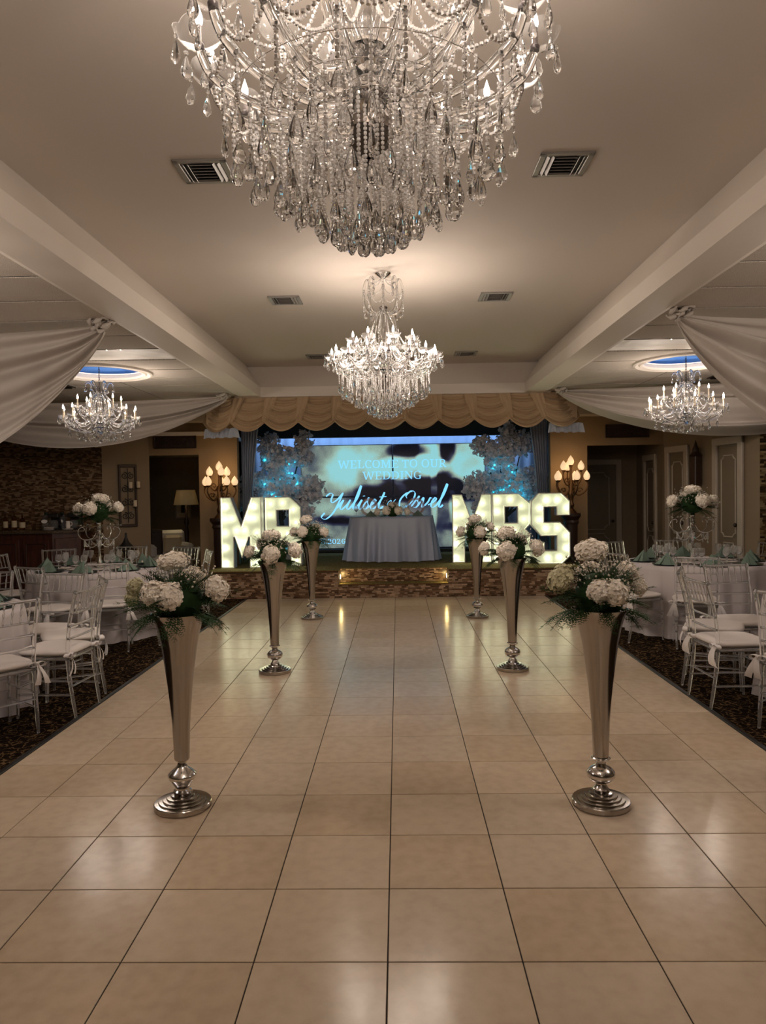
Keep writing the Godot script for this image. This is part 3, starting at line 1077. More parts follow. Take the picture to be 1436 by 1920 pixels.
func bobeche_mesh(r: float) -> ArrayMesh:
	var m := mb()
	# scalloped dish: inner and outer skin
	var rows := []
	for v in [Vector2(0.12, 0.0), Vector2(0.35, -0.02), Vector2(0.65, 0.10), Vector2(0.88, 0.34), Vector2(1.0, 0.56), Vector2(1.03, 0.58), Vector2(0.94, 0.36), Vector2(0.68, 0.06), Vector2(0.35, -0.08), Vector2(0.12, -0.07), Vector2(0.12, 0.0)]:
		var row := []
		for k in 30:
			var a := TAU * k / 30
			var lob: float = 1.0 + 0.10 * absf(cos(a * 2.5)) * v.x
			row.append(Vector3(cos(a) * v.x * r * lob, v.y * r * (0.8 + 0.35 * absf(cos(a * 2.5)) * v.x), sin(a) * v.x * r * lob))
		rows.append(row)
	var p := PackedVector3Array()
	var q := PackedInt32Array()
	for row in rows:
		p.append_array(PackedVector3Array(row))
	for j in rows.size() - 1:
		for k in 30:
			var k2 := (k + 1) % 30
			q.append_array(PackedInt32Array([j * 30 + k, j * 30 + k2, j * 30 + 30 + k2, j * 30 + k, j * 30 + 30 + k2, j * 30 + 30 + k]))
	m.add(p, q, 1, true)
	return m.mesh()


func rod_path(pts: Array, n: int) -> Array:
	var v := []
	for p: Vector2 in pts:
		v.append(Vector3(p.x, p.y, 0))
	return curve(v, n)


func candle_ring(c: Node3D, n: int, r: float, y: float, turn: float, arm: ArrayMesh, sleeve: float, cup_r: float, energy: float, k_lights: int) -> void:
	var cup := bobeche_mesh(cup_r)
	var sl := mb().lathe([Vector2(0, -0.012), Vector2(0.012, -0.012), Vector2(0.014, 0.0), Vector2(0.0085, 0.008), Vector2(0.0085, sleeve), Vector2(0, sleeve)], 10).mesh()
	var bl := mb().lathe_plain([Vector2(0, 0), Vector2(0.0075, 0.0), Vector2(0.0105, 0.012), Vector2(0.0095, 0.024), Vector2(0.0045, 0.040), Vector2(0, 0.054)], 8, Transform3D(), false).mesh()
	for k in n:
		var a := TAU * k / n + turn
		obj("arm", arm, M.rod, c, rot_y(a))
		var at := polar(r, y, a)
		obj("bobeche", cup, M.dish, c, rot_y(a, at))
		obj("candle_sleeve", sl, M.sleeve_dark if sleeve < 0.07 else M.ivory, c, Transform3D(Basis(), at))
		var b := obj("bulb", bl, M.bulb, c, Transform3D(Basis(), at + Vector3(0, sleeve, 0)))
		# half of the lights are added downward spots that brighten the floor, not the ceiling
		if k % k_lights == 0:
			omni(b, Vector3(0, 0.02, 0), energy * k_lights, Color(1.0, 0.925, 0.86), 0.008)
		elif k % k_lights == k_lights / 2:
			floor_fill(b, Vector3(0, 0.02, 0), energy * k_lights, Color(1.0, 0.925, 0.86), 0.008)


func hang(c: Node3D, mesh: ArrayMesh, at: Vector3, spin: float) -> void:
	obj("pendant", mesh, M.crystal, c, Transform3D(Basis(Vector3.UP, spin) * Basis(Vector3(1, 0, 0), rnd(-0.06, 0.06)), at))


func big_chandelier(label: String, at: Vector3, turn: float) -> Node3D:
	var c := thing("crystal_chandelier", label, "chandelier", at, turn)
	c.set_meta("called", "crystal_chandelier")
	var top := 1.25
	# y below is height over the lowest crystal; shift down from the ceiling
	var S := func(y: float) -> float: return y - top
	obj("canopy", mb().lathe([Vector2(0, S.call(1.25)), Vector2(0.068, S.call(1.25)), Vector2(0.07, S.call(1.242)), Vector2(0.05, S.call(1.225)), Vector2(0.03, S.call(1.21)), Vector2(0.012, S.call(1.195)), Vector2(0, S.call(1.195))], 32), M.chrome, c)
	obj("stem", mb().tube([Vector3(0, S.call(1.2), 0), Vector3(0, S.call(0.3), 0)], 0.007, 8), M.chrome, c)
	obj("crown_plate", mb().lathe([Vector2(0, S.call(0.935)), Vector2(0.03, S.call(0.93)), Vector2(0.038, S.call(0.945)), Vector2(0.03, S.call(0.955)), Vector2(0, S.call(0.96))], 20), M.dark_metal, c)
	var col := []
	for v in [[0, .90], [.022, .90], [.030, .86], [.018, .82], [.034, .76], [.040, .71], [.020, .66], [.030, .60], [.045, .54], [.05, .50], [.028, .45], [.045, .41], [.05, .37], [.03, .35], [0, .35]]:
		col.append(Vector2(v[0], S.call(v[1])))
	obj("column", mb().lathe(col, 14), M.crystal, c)
	obj("hub", mb().lathe([Vector2(0, S.call(0.385)), Vector2(0.055, S.call(0.385)), Vector2(0.062, S.call(0.40)), Vector2(0.055, S.call(0.415)), Vector2(0, S.call(0.415))], 20), M.chrome, c)
	obj("hub", mb().lathe([Vector2(0, S.call(0.515)), Vector2(0.05, S.call(0.515)), Vector2(0.056, S.call(0.528)), Vector2(0.05, S.call(0.54)), Vector2(0, S.call(0.54))], 20), M.chrome, c)
	obj("bowl", mb().lathe([Vector2(0, S.call(0.225)), Vector2(0.014, S.call(0.227)), Vector2(0.030, S.call(0.240)), Vector2(0.058, S.call(0.262)), Vector2(0.074, S.call(0.295)), Vector2(0.070, S.call(0.325)), Vector2(0.045, S.call(0.342)), Vector2(0, S.call(0.345))], 10, Transform3D(), true), M.bowl, c)
	obj("finial", mb().lathe([Vector2(0, S.call(0.175)), Vector2(0.004, S.call(0.19)), Vector2(0.014, S.call(0.20)), Vector2(0.018, S.call(0.212)), Vector2(0.010, S.call(0.222)), Vector2(0, S.call(0.225))], 14), M.dark_metal, c)
	# crown horns and the cage of rods under them
	var horn := mb().tube(rod_path([Vector2(.03, S.call(.905)), Vector2(.10, S.call(.89)), Vector2(.155, S.call(.94)), Vector2(.172, S.call(1.04)), Vector2(.165, S.call(1.14)), Vector2(.14, S.call(1.19)), Vector2(.115, S.call(1.165)), Vector2(.12, S.call(1.135))], 28), 0.009, 10, Transform3D(), 5, 0.14, 0.25).mesh()
	var cage := mb().tube(rod_path([Vector2(.05, S.call(.525)), Vector2(.10, S.call(.565)), Vector2(.13, S.call(.65)), Vector2(.128, S.call(.75)), Vector2(.105, S.call(.84)), Vector2(.05, S.call(.90))], 24), 0.009, 10, Transform3D(), 5, 0.14, 0.25).mesh()
	var p_small := pendant_mesh(0.062, 0.026)
	var p_mid := pendant_mesh(0.082, 0.036)
	var p_big := pendant_mesh(0.098, 0.046)
	var s18 := strand_mesh(drop_line(0.17), 0.0062)
	var s12 := strand_mesh(drop_line(0.115), 0.0075)
	for k in 8:
		var a := TAU * k / 8
		obj("crown_arm", horn, M.rod, c, rot_y(a))
		obj("cage_rod", cage, M.rod, c, rot_y(a + 0.2))
		hang(c, p_mid, polar(0.155, S.call(0.93), a), rnd(0, 3))
		hang(c, p_small, polar(0.12, S.call(1.13), a), rnd(0, 3))
		obj("bead_strand", s18, M.bead, c, Transform3D(Basis(), polar(0.172, S.call(1.08), a)))
		obj("bead_strand", strand_mesh(swag_line(polar(0.168, S.call(1.10), 0), polar(0.168, S.call(1.10), TAU / 8), 0.07), 0.006), M.bead, c, rot_y(a))
		obj("bead_strand", strand_mesh(swag_line(polar(0.03, S.call(1.19), 0), polar(0.14, S.call(1.19), 0), 0.03), 0.006), M.bead, c, rot_y(a))
		obj("bead_strand", strand_mesh(swag_line(polar(0.02, S.call(0.93), 0), polar(0.13, S.call(0.70), 0), -0.02), 0.0065), M.bead, c, rot_y(a + TAU / 16))
	# two tiers of candle arms
	var arm_a := mb().tube(rod_path([Vector2(.045, S.call(.41)), Vector2(.085, S.call(.365)), Vector2(.16, S.call(.335)), Vector2(.26, S.call(.335)), Vector2(.35, S.call(.36)), Vector2(.425, S.call(.41)), Vector2(.452, S.call(.455)), Vector2(.46, S.call(.485))], 36), 0.0125, 12, Transform3D(), 6, 0.16, 0.22).mesh()
	var arm_b := mb().tube(rod_path([Vector2(.04, S.call(.53)), Vector2(.075, S.call(.475)), Vector2(.13, S.call(.455)), Vector2(.19, S.call(.475)), Vector2(.245, S.call(.535)), Vector2(.275, S.call(.60)), Vector2(.28, S.call(.625))], 30), 0.0115, 12, Transform3D(), 6, 0.16, 0.22).mesh()
	candle_ring(c, 16, 0.46, S.call(0.487), 0.1, arm_a, 0.05, 0.062, M.energy_big, 4)
	candle_ring(c, 8, 0.28, S.call(0.627), 0.3, arm_b, 0.05, 0.058, M.energy_big, 4)
	for k in 16:
		var a := TAU * k / 16 + 0.1
		var q := polar(0.46, S.call(0.487), a)
		for j in 5:
			var b := a + TAU * j / 5 + 0.3
			hang(c, p_small if j % 2 else p_mid, q + polar(0.062, 0.012, b), rnd(0, 3))
		obj("bead_strand", strand_mesh(swag_line(polar(0.43, S.call(0.44), 0), polar(0.43, S.call(0.44), TAU / 16), 0.06), 0.007), M.bead, c, rot_y(a))
		obj("bead_strand", strand_mesh(swag_line(polar(0.09, S.call(0.62), 0), polar(0.445, S.call(0.47), 0), 0.10), 0.0065), M.bead, c, rot_y(a))
		# hanging strands with drops below the arms
		obj("bead_strand", s12, M.bead, c, Transform3D(Basis(), polar(0.40, S.call(0.39), a)))
		hang(c, p_mid, polar(0.40, S.call(0.275), a), rnd(0, 3))
		obj("bead_strand", s12, M.bead, c, Transform3D(Basis(), polar(0.33, S.call(0.345), a)))
		hang(c, p_big, polar(0.33, S.call(0.232), a), rnd(0, 3))
		obj("bead_strand", s18, M.bead, c, Transform3D(Basis(), polar(0.25, S.call(0.335), a)))
		hang(c, p_big, polar(0.25, S.call(0.168), a), rnd(0, 3))
	for k in 8:
		var a := TAU * k / 8 + 0.3
		var q := polar(0.28, S.call(0.627), a)
		for j in 4:
			hang(c, p_mid, q + polar(0.058, 0.012, a + TAU * j / 4 + 0.4), rnd(0, 3))
		obj("bead_strand", strand_mesh(swag_line(polar(0.26, S.call(0.58), 0), polar(0.26, S.call(0.58), TAU / 8), 0.07), 0.0065), M.bead, c, rot_y(a))
		obj("bead_strand", strand_mesh(swag_line(polar(0.125, S.call(0.76), 0), polar(0.275, S.call(0.61), 0), 0.07), 0.0065), M.bead, c, rot_y(a))
	# further strands between the arms, hung from thin wire rings
	for rr in [[0.37, 0.36, 0.13], [0.29, 0.34, 0.15], [0.22, 0.335, 0.19]]:
		var wire := []
		for k in 49:
			wire.append(polar(rr[0], S.call(rr[1]), TAU * k / 48))
		obj("wire_ring", mb().tube(wire, 0.0013, 4), M.chrome, c)
		var st := strand_mesh(drop_line(rr[2]), 0.0065)
		for k in 16:
			var a := TAU * (k + 0.5) / 16 + 0.1
			obj("bead_strand", st, M.bead, c, Transform3D(Basis(), polar(rr[0], S.call(rr[1]), a)))
			hang(c, p_mid, polar(rr[0], S.call(rr[1] - rr[2]), a), rnd(0, 3))
	# basket of strands at the bottom
	obj("basket_ring", mb().tube(curve([polar(0.185, S.call(0.33), 0), polar(0.185, S.call(0.33), PI / 2), polar(0.185, S.call(0.33), PI), polar(0.185, S.call(0.33), PI * 1.5), polar(0.185, S.call(0.33), TAU)], 40), 0.004, 6), M.chrome, c)
	var ring := 0
	for rr in [[0.185, 24, 0.325, 0.20], [0.145, 20, 0.30, 0.21], [0.10, 14, 0.27, 0.205], [0.055, 8, 0.21, 0.16]]:
		var sm := strand_mesh(drop_line(rr[3]), 0.0058)
		for k in int(rr[1]):
			var a: float = TAU * k / rr[1] + ring * 0.13
			obj("bead_strand", sm, M.bead, c, Transform3D(Basis(), polar(rr[0], S.call(rr[2]), a)))
			if ring != 1 or k % 2 == 0:
				hang(c, p_mid if ring else p_small, polar(rr[0], S.call(rr[2] - rr[3]), a), rnd(0, 3))
		ring += 1
	hang(c, p_big, Vector3(0, S.call(0.10), 0), 0.4)
	return c


func small_chandelier(label: String, at: Vector3) -> Node3D:
	# hangs from its dome by a chain; heights over the lowest crystal
	var c := thing("small_chandelier", label, "chandelier", at)
	c.set_meta("called", "small_chandelier")
	var top := 1.17
	var S := func(y: float) -> float: return y - top
	obj("canopy", mb().lathe([Vector2(0, S.call(1.17)), Vector2(0.05, S.call(1.17)), Vector2(0.04, S.call(1.15)), Vector2(0.01, S.call(1.14)), Vector2(0, S.call(1.14))], 20), M.chrome, c)
	var n := 18
	for k in n:
		var y: float = S.call(1.145 - k * 0.031)
		var link := []
		for j in 13:
			var a := TAU * j / 12
			link.append(Vector3(cos(a) * 0.009 * (1 if k % 2 else 0), y - 0.015 + sin(a) * 0.019, cos(a) * 0.009 * (0 if k % 2 else 1)))
		obj("chain_link", mb().tube(link, 0.0026, 5), M.dark_metal, c)
	obj("stem", mb().tube([Vector3(0, S.call(0.60), 0), Vector3(0, S.call(0.1), 0)], 0.007, 8), M.chrome, c)
	obj("column", mb().lathe([Vector2(0, S.call(0.58)), Vector2(0.03, S.call(0.58)), Vector2(0.045, S.call(0.54)), Vector2(0.03, S.call(0.50)), Vector2(0.03, S.call(0.40)), Vector2(0.05, S.call(0.32)), Vector2(0.03, S.call(0.24)), Vector2(0.06, S.call(0.19)), Vector2(0.03, S.call(0.12)), Vector2(0, S.call(0.10))], 14), M.crystal, c)
	obj("ball", mb().ball(0.022, Vector3(0, S.call(0.022), 0), 12, Vector3.ONE, true), M.crystal, c)
	var horn := mb().tube(rod_path([Vector2(.055, S.call(.55)), Vector2(.06, S.call(.60)), Vector2(.075, S.call(.665)), Vector2(.11, S.call(.71)), Vector2(.145, S.call(.70)), Vector2(.15, S.call(.675))], 20), [0.016, 0.016, 0.016, 0.016, 0.015, 0.015, 0.015, 0.014, 0.014, 0.014, 0.013, 0.013, 0.012, 0.012, 0.011, 0.011, 0.010, 0.010, 0.009, 0.009, 0.008], 8, Transform3D(), 5, 0.12, 0.2).mesh()
	var cage := mb().tube(rod_path([Vector2(.055, S.call(.25)), Vector2(.10, S.call(.32)), Vector2(.138, S.call(.42)), Vector2(.12, S.call(.50)), Vector2(.07, S.call(.555)), Vector2(.055, S.call(.60))], 24), 0.012, 8, Transform3D(), 5, 0.12, 0.2).mesh()
	var pd := pendant_mesh(0.075, 0.040)
	var ps := pendant_mesh(0.06, 0.026)
	for k in 6:
		var a := TAU * k / 6 + 0.3
		obj("crown_arm", horn, M.rod, c, rot_y(a))
		obj("cage_rod", cage, M.rod, c, rot_y(a))
		hang(c, pd, polar(0.15, S.call(0.672), a), rnd(0, 3))
		obj("bead_strand", strand_mesh(swag_line(polar(0.06, S.call(0.58), 0), polar(0.14, S.call(0.42), 0), -0.03), 0.0075), M.bead, c, rot_y(a + 0.5))
		obj("bead_strand", strand_mesh(swag_line(polar(0.10, S.call(0.52), 0), polar(0.24, S.call(0.40), 0), 0.07), 0.0075), M.bead, c, rot_y(a))
	var arm_a := mb().tube(rod_path([Vector2(.04, S.call(.20)), Vector2(.09, S.call(.15)), Vector2(.18, S.call(.135)), Vector2(.28, S.call(.155)), Vector2(.36, S.call(.20)), Vector2(.40, S.call(.255)), Vector2(.405, S.call(.28))], 30), 0.010, 10, Transform3D(), 5, 0.14, 0.22).mesh()
	var arm_b := mb().tube(rod_path([Vector2(.04, S.call(.30)), Vector2(.08, S.call(.26)), Vector2(.14, S.call(.26)), Vector2(.20, S.call(.31)), Vector2(.235, S.call(.38)), Vector2(.24, S.call(.41))], 26), 0.009, 10, Transform3D(), 5, 0.14, 0.22).mesh()
	candle_ring(c, 12, 0.405, S.call(0.285), 0.12, arm_a, 0.10, 0.052, M.energy_small, 6)
	candle_ring(c, 6, 0.24, S.call(0.415), 0.5, arm_b, 0.10, 0.05, M.energy_small, 6)
	for k in 12:
		var a := TAU * k / 12 + 0.12
		var q := polar(0.405, S.call(0.285), a)
		for j in 4:
			hang(c, pd if j == 0 else ps, q + polar(0.052, 0.012, a + TAU * j / 4), rnd(0, 3))
		obj("bead_strand", strand_mesh(swag_line(polar(0.39, S.call(0.25), 0), polar(0.39, S.call(0.25), TAU / 12), 0.07), 0.0075), M.bead, c, rot_y(a))
		obj("bead_strand", strand_mesh(swag_line(polar(0.07, S.call(0.33), 0), polar(0.395, S.call(0.26), 0), 0.08), 0.0075), M.bead, c, rot_y(a))
		for rr in [[0.34, 0.175], [0.25, 0.145], [0.16, 0.13]]:
			obj("bead_strand", strand_mesh(drop_line(0.03), 0.0075), M.bead, c, Transform3D(Basis(), polar(rr[0], S.call(rr[1]), a)))
			hang(c, pd, polar(rr[0], S.call(rr[1] - 0.03), a), rnd(0, 3))
	for k in 6:
		var a := TAU * k / 6 + 0.5
		for j in 4:
			hang(c, ps, polar(0.24, S.call(0.415), a) + polar(0.05, 0.012, a + TAU * j / 4 + 0.4), rnd(0, 3))
		hang(c, pd, polar(0.07, S.call(0.11), a), rnd(0, 3))
		obj("bead_strand", strand_mesh(swag_line(polar(0.23, S.call(0.38), 0), polar(0.23, S.call(0.38), TAU / 6), 0.08), 0.0075), M.bead, c, rot_y(a))
	return c


func dim(root: Node3D, up: float, down: float) -> void:      # scales bulb lights and the added floor spots apart
	for l: Light3D in root.find_children("*", "Light3D", true, false):
		l.light_energy *= up if l is OmniLight3D else down


func build_chandeliers() -> void:
	M.sleeve_dark = mat(lin(0.10, 0.085, 0.085), 0.3, 0.5)
	M.bowl = mat(lin(0.11, 0.09, 0.075), 0.22, 0.7)
	M.energy_big = 0.048
	M.energy_small = 0.032
	var a := big_chandelier("large crystal chandelier overhead, nearest and cut by the top of the picture", Vector3(-0.01, HC + 0.035, -2.08), 0.15)
	var mid := dup(a, Vector3(-0.045, HC, -6.45), 0.0, "crystal chandelier hanging whole in the middle of the hall before the valance")
	dim(mid, 0.85, 4.0)
	dim(dup(a, Vector3(-0.03, HC, 2.4), 0.3, "crystal chandelier behind the viewer"), 0.7, 0.3)
	dim(a, 0.95, 0.5)
	var s := small_chandelier("small crystal chandelier with candle sleeves under the left blue dome", Vector3(-3.42, 3.385, -8.5))
	dup(s, Vector3(3.40, 3.385, -8.5), 0.25, "small crystal chandelier with candle sleeves under the right blue dome")
	dim(dup(s, Vector3(-3.42, 3.385, -3.6), 0.1, "small crystal chandelier beside the viewer over the left tables, outside the picture"), 2.6, 1.0)
	dim(dup(s, Vector3(3.42, 3.385, -3.6), 0.4, "small crystal chandelier beside the viewer over the right tables, outside the picture"), 2.6, 1.0)


# ------------------------------------------------------------------ stage things
func loop_walls(m: Mb, pts: PackedVector2Array, z0: float, z1: float, inward: bool) -> void:
	var p := PackedVector3Array()
	var q := PackedInt32Array()
	for a in pts:
		p.append(Vector3(a.x, a.y, z0))
		p.append(Vector3(a.x, a.y, z1))
	var n := pts.size()
	for k in n:
		var k2 := (k + 1) % n
		if inward:
			q.append_array(PackedInt32Array([k * 2, k * 2 + 1, k2 * 2 + 1, k * 2, k2 * 2 + 1, k2 * 2]))
		else:
			q.append_array(PackedInt32Array([k * 2, k2 * 2 + 1, k * 2 + 1, k * 2, k2 * 2, k2 * 2 + 1]))
	m.add(p, q, 0, false)


func inset(pts: PackedVector2Array, d: float) -> PackedVector2Array:
	# moves every edge to its left by d (loops run counter-clockwise round the stroke)
	var out := PackedVector2Array()
	var n := pts.size()
	for k in n:
		var a := (pts[k] - pts[(k + n - 1) % n]).normalized()
		var b := (pts[(k + 1) % n] - pts[k]).normalized()
		var na := Vector2(-a.y, a.x)
		var nb := Vector2(-b.y, b.x)
		var m := (na + nb)
		out.append(pts[k] + m * (d / maxf(0.25, 1.0 + na.dot(nb))))
	return out


func ccw(pts: Array, w: float, h: float, want := true) -> PackedVector2Array:
	var p := PackedVector2Array()
	for v in pts:
		p.append(Vector2(v[0] * w, v[1] * h))
	var area := 0.0
	for k in p.size():
		area += p[k].cross(p[(k + 1) % p.size()])
	if (area > 0.0) != want:
		p.reverse()
	return p


func marquee(called: String, label: String, outline: Array, hole: Array, bulbs: Array, w: float, h: float, at: Vector3, turn := 0.0) -> void:
	# open-fronted box letter: back board, raised rim, bulbs in the channel
	var o := thing(called, label, "marquee letter", at, turn, "light-up marquee letters on the stage")
	var depth := 0.20
	var face_z := -0.085
	var outer := ccw(outline, w, h)
	var shell := mb()
	var rim := mb()
	var face := mb()
	var loops := [outer]
	if hole.size():
		loops.append(ccw(hole, w, h, false))
	for lp: PackedVector2Array in loops:
		var inn := inset(lp, 0.014)
		loop_walls(shell, lp, -depth, 0.0, false)
		loop_walls(rim, inn, face_z, 0.0, true)
		var p := PackedVector3Array()
		var q := PackedInt32Array()
		for k in lp.size():
			p.append(Vector3(lp[k].x, lp[k].y, 0))
			p.append(Vector3(inn[k].x, inn[k].y, 0))
		for k in lp.size():
			var k2 := (k + 1) % lp.size()
			q.append_array(PackedInt32Array([k * 2, k * 2 + 1, k2 * 2 + 1, k * 2, k2 * 2 + 1, k2 * 2]))
		rim.add(p, q, 0, false)
	var poly := outer.duplicate()
	if hole.size():
		# cut a seam from the outline to the hole so that one polygon covers the face
		var hl := ccw(hole, w, h, false)
		var best := [0, 0]
		var bd := 1e9
		for i in poly.size():
			for j in hl.size():
				var dd: float = poly[i].distance_to(hl[j])
				if dd < bd:
					bd = dd
					best = [i, j]
		var joined := PackedVector2Array()
		for i in int(best[0]) + 1:
			joined.append(poly[i])
		for j in hl.size() + 1:
			joined.append(hl[(int(best[1]) + j) % hl.size()] + (Vector2(0.0004, 0.0003) if j == hl.size() else Vector2.ZERO))
		joined.append(poly[best[0]] + Vector2(0.0004, 0.0003))
		for i in range(int(best[0]) + 1, poly.size()):
			joined.append(poly[i])
		poly = joined
	var tr := Geometry2D.triangulate_polygon(poly)
	for z in [face_z, -depth + 0.004]:
		var p := PackedVector3Array()
		for v in poly:
			p.append(Vector3(v.x, v.y, z))
		var q := PackedInt32Array()
		for k in range(0, tr.size(), 3):
			var c := (poly[tr[k + 1]] - poly[tr[k]]).cross(poly[tr[k + 2]] - poly[tr[k]])
			q.append_array(PackedInt32Array([tr[k], tr[k + 2], tr[k + 1]] if c > 0 else [tr[k], tr[k + 1], tr[k + 2]]))
		(face if z == face_z else shell).add(p, q, 0, false)
	obj("side_wall", shell, M.letter_side, o)
	obj("rim", rim, M.letter, o)
	obj("face", face, M.letter_face, o)
	var bm := mb().ball(0.016, Vector3.ZERO, 8).mesh()
	for b in bulbs:
		var bo := obj("bulb", bm, M.letter_bulb, o, Transform3D(Basis(), Vector3(b[0] * w, b[1] * h, face_z + 0.024)))
		omni(bo, Vector3.ZERO, M.energy_letter, Color(0.98, 1.0, 0.84), 0.016)


func build_letters() -> void:
	M.energy_letter = 0.0115
	var m_out := [[0, 0], [0.32, 0], [0.32, 0.435], [0.335, 0.435], [0.51, 0.135], [0.685, 0.435], [0.70, 0.435], [0.70, 0], [1, 0], [1, 1], [0.75, 1], [0.505, 0.606], [0.255, 1], [0, 1]]
	var m_b := [[.09, .06], [.09, .28], [.09, .49], [.09, .69], [.10, .87], [.25, .70], [.36, .53], [.56, .53], [.66, .70], [.80, .70], [.79, .87], [.86, .49], [.86, .28], [.86, .06], [.45, .36], [.57, .36]]
	var r_out := [[0, 0], [0.32, 0], [0.32, 0.37], [0.48, 0.37], [0.68, 0.33], [0.70, 0.30], [0.70, 0], [1, 0], [1, 0.42], [0.88, 0.49], [1, 0.56], [1, 0.855], [0.70, 1], [0, 1]]
	var r_hole := [[0.335, 0.58], [0.66, 0.58], [0.66, 0.808], [0.335, 0.808]]
	var r_b := [[.13, .06], [.13, .28], [.14, .47], [.14, .74], [.15, .90], [.48, .91], [.78, .82], [.84, .63], [.60, .47], [.38, .47], [.84, .30], [.85, .07]]
	var s_out := []
	for v in [[985, 148], [1230, 148], [1318, 235], [1318, 390], [1175, 390], [1175, 300], [1045, 300], [1045, 462], [1215, 462], [1320, 575], [1320, 830], [1235, 915], [990, 915], [910, 835], [910, 680], [1048, 680], [1048, 770], [1175, 770], [1175, 612], [1010, 612], [905, 490], [905, 235]]:
		s_out.append([(v[0] - 905) / 415.0, 1.0 - (v[1] - 148) / 767.0])
	var s_b := [[.42, .90], [.70, .90], [.93, .79], [.23, .79], [.23, .62], [.40, .50], [.69, .50], [.90, .39], [.92, .22], [.74, .09], [.44, .08], [.24, .22]]
	var y := 0.423
	marquee("marquee_letter_m", "light-up letter M at the left end of the MR pair, rim box with bulbs", m_out, [], m_b, 0.655, 1.125, Vector3(-2.765, y, -11.5))
	marquee("marquee_letter_r", "light-up letter R beside the MR letter M, partly behind a vase", r_out, r_hole, r_b, 0.59, 1.12, Vector3(-2.10, y, -11.72))
	marquee("marquee_letter_m", "light-up letter M that begins MRS right of the head table", m_out, [], m_b, 0.635, 1.115, Vector3(0.945, y, -11.93), -0.06)
	marquee("marquee_letter_r", "light-up letter R in the middle of MRS behind two vases", r_out, r_hole, r_b, 0.60, 1.12, Vector3(1.575, y, -11.72), -0.06)
	marquee("marquee_letter_s", "light-up letter S at the right end of MRS", s_out, [], s_b, 0.61, 1.12, Vector3(2.155, y, -11.52), -0.04)


func screen_image() -> ImageTexture:
	# blurred close-up of pale calla flowers on navy
	var w := 540
	var h := 306
	var im := Image.create(w, h, false, Image.FORMAT_RGB8)
	var n := FastNoiseLite.new()
	n.seed = 8
	n.frequency = 0.35
	var n2 := FastNoiseLite.new()
	n2.seed = 3
	n2.frequency = 0.012
	n2.fractal_octaves = 3
	# blobs: x, y, rx, ry, angle, sharpness, weight (light > 0, dark < 0)
	var blobs := [
		[0.26, 0.10, 0.30, 0.30, 0.0, 2.0, 0.55], [0.30, 0.28, 0.17, 0.22, 0.3, 3.0, 0.42], [0.10, 0.45, 0.20, 0.50, 0.0, 2.0, 0.30], [0.07, 0.06, 0.12, 0.30, 0.4, 3.0, -0.3],
		[0.42, 0.48, 0.16, 0.09, 0.6, 3.0, -0.85], [0.33, 0.34, 0.05, 0.16, -0.9, 3.0, -0.25], [0.53, 0.41, 0.045, 0.22, 0.1, 3.0, 0.45], [0.48, 0.48, 0.04, 0.10, 0.3, 3.0, -0.5],
		[0.60, 0.22, 0.17, 0.12, 0.25, 6.0, 0.75], [0.58, 0.06, 0.10, 0.08, 0.2, 4.0, -0.9], [0.69, 0.12, 0.06, 0.20, -0.05, 6.0, 0.62], [0.72, 0.42, 0.02, 0.36, 0.03, 5.0, 0.5],
		[0.66, 0.36, 0.20, 0.10, -0.2, 3.0, -0.8], [0.80, 0.06, 0.04, 0.12, 0.1, 5.0, -0.7], [0.92, 0.17, 0.13, 0.22, 0.35, 5.0, 0.65], [0.83, 0.40, 0.05, 0.06, 0.5, 5.0, -0.55], [0.82, 0.55, 0.02, 0.20, 0.0, 4.0, 0.4],
		[0.72, 0.50, 0.30, 0.06, 0.05, 2.5, -0.65], [0.48, 0.52, 0.05, 0.06, 0.0, 3.0, -0.6], [0.20, 0.72, 0.13, 0.05, 0.05, 2.5, -0.55], [0.30, 0.62, 0.25, 0.08, 0.0, 2.0, 0.3], [0.12, 0.95, 0.25, 0.16, 0.0, 2.0, 0.22],
		[0.90, 0.80, 0.12, 0.05, 0.0, 2.5, -0.5], [0.90, 0.66, 0.14, 0.10, 0.0, 2.5, 0.25], [0.95, 0.95, 0.2, 0.14, 0.0, 2.0, 0.4], [0.5, 0.9, 0.3, 0.2, 0.0, 2.0, 0.1]]
	for y in h:
		for x in w:
			var u := float(x) / w
			var v := float(y) / h
			var s := 0.36 + 0.25 * n2.get_noise_2d(x, y)
			for b in blobs:
				var dx: float = (u - b[0]) / b[2]
				if absf(dx) > 1.7:
					continue
				var dy: float = (v - b[1]) / b[3]
				if absf(dy) > 1.7:
					continue
				var ca := cos(b[4])
				var sa := sin(b[4])
				var d := sqrt(pow(dx * ca + dy * sa, 2) + pow(-dx * sa + dy * ca, 2))
				s += b[6] * clampf((1.25 - d) * b[5] * 0.4, 0.0, 1.0)
			s += 0.24 * n.get_noise_2d(x, y) * clampf(s, 0.2, 0.8)
			s = clampf(s, 0.0, 1.0)
			var c: Color
			if s < 0.25:
				c = Color(0.02, 0.025, 0.09).lerp(Color(0.16, 0.18, 0.28), s / 0.25)
			elif s < 0.55:
				c = Color(0.16, 0.18, 0.28).lerp(Color(0.52, 0.58, 0.55), (s - 0.25) / 0.3)
			elif s < 0.8:
				c = Color(0.52, 0.58, 0.55).lerp(Color(0.66, 0.80, 0.74), (s - 0.55) / 0.25)
			else:
				c = Color(0.66, 0.80, 0.74).lerp(Color(0.62, 0.90, 0.92), (s - 0.8) / 0.2)
			im.set_pixel(x, y, c)
	return ImageTexture.create_from_image(im)


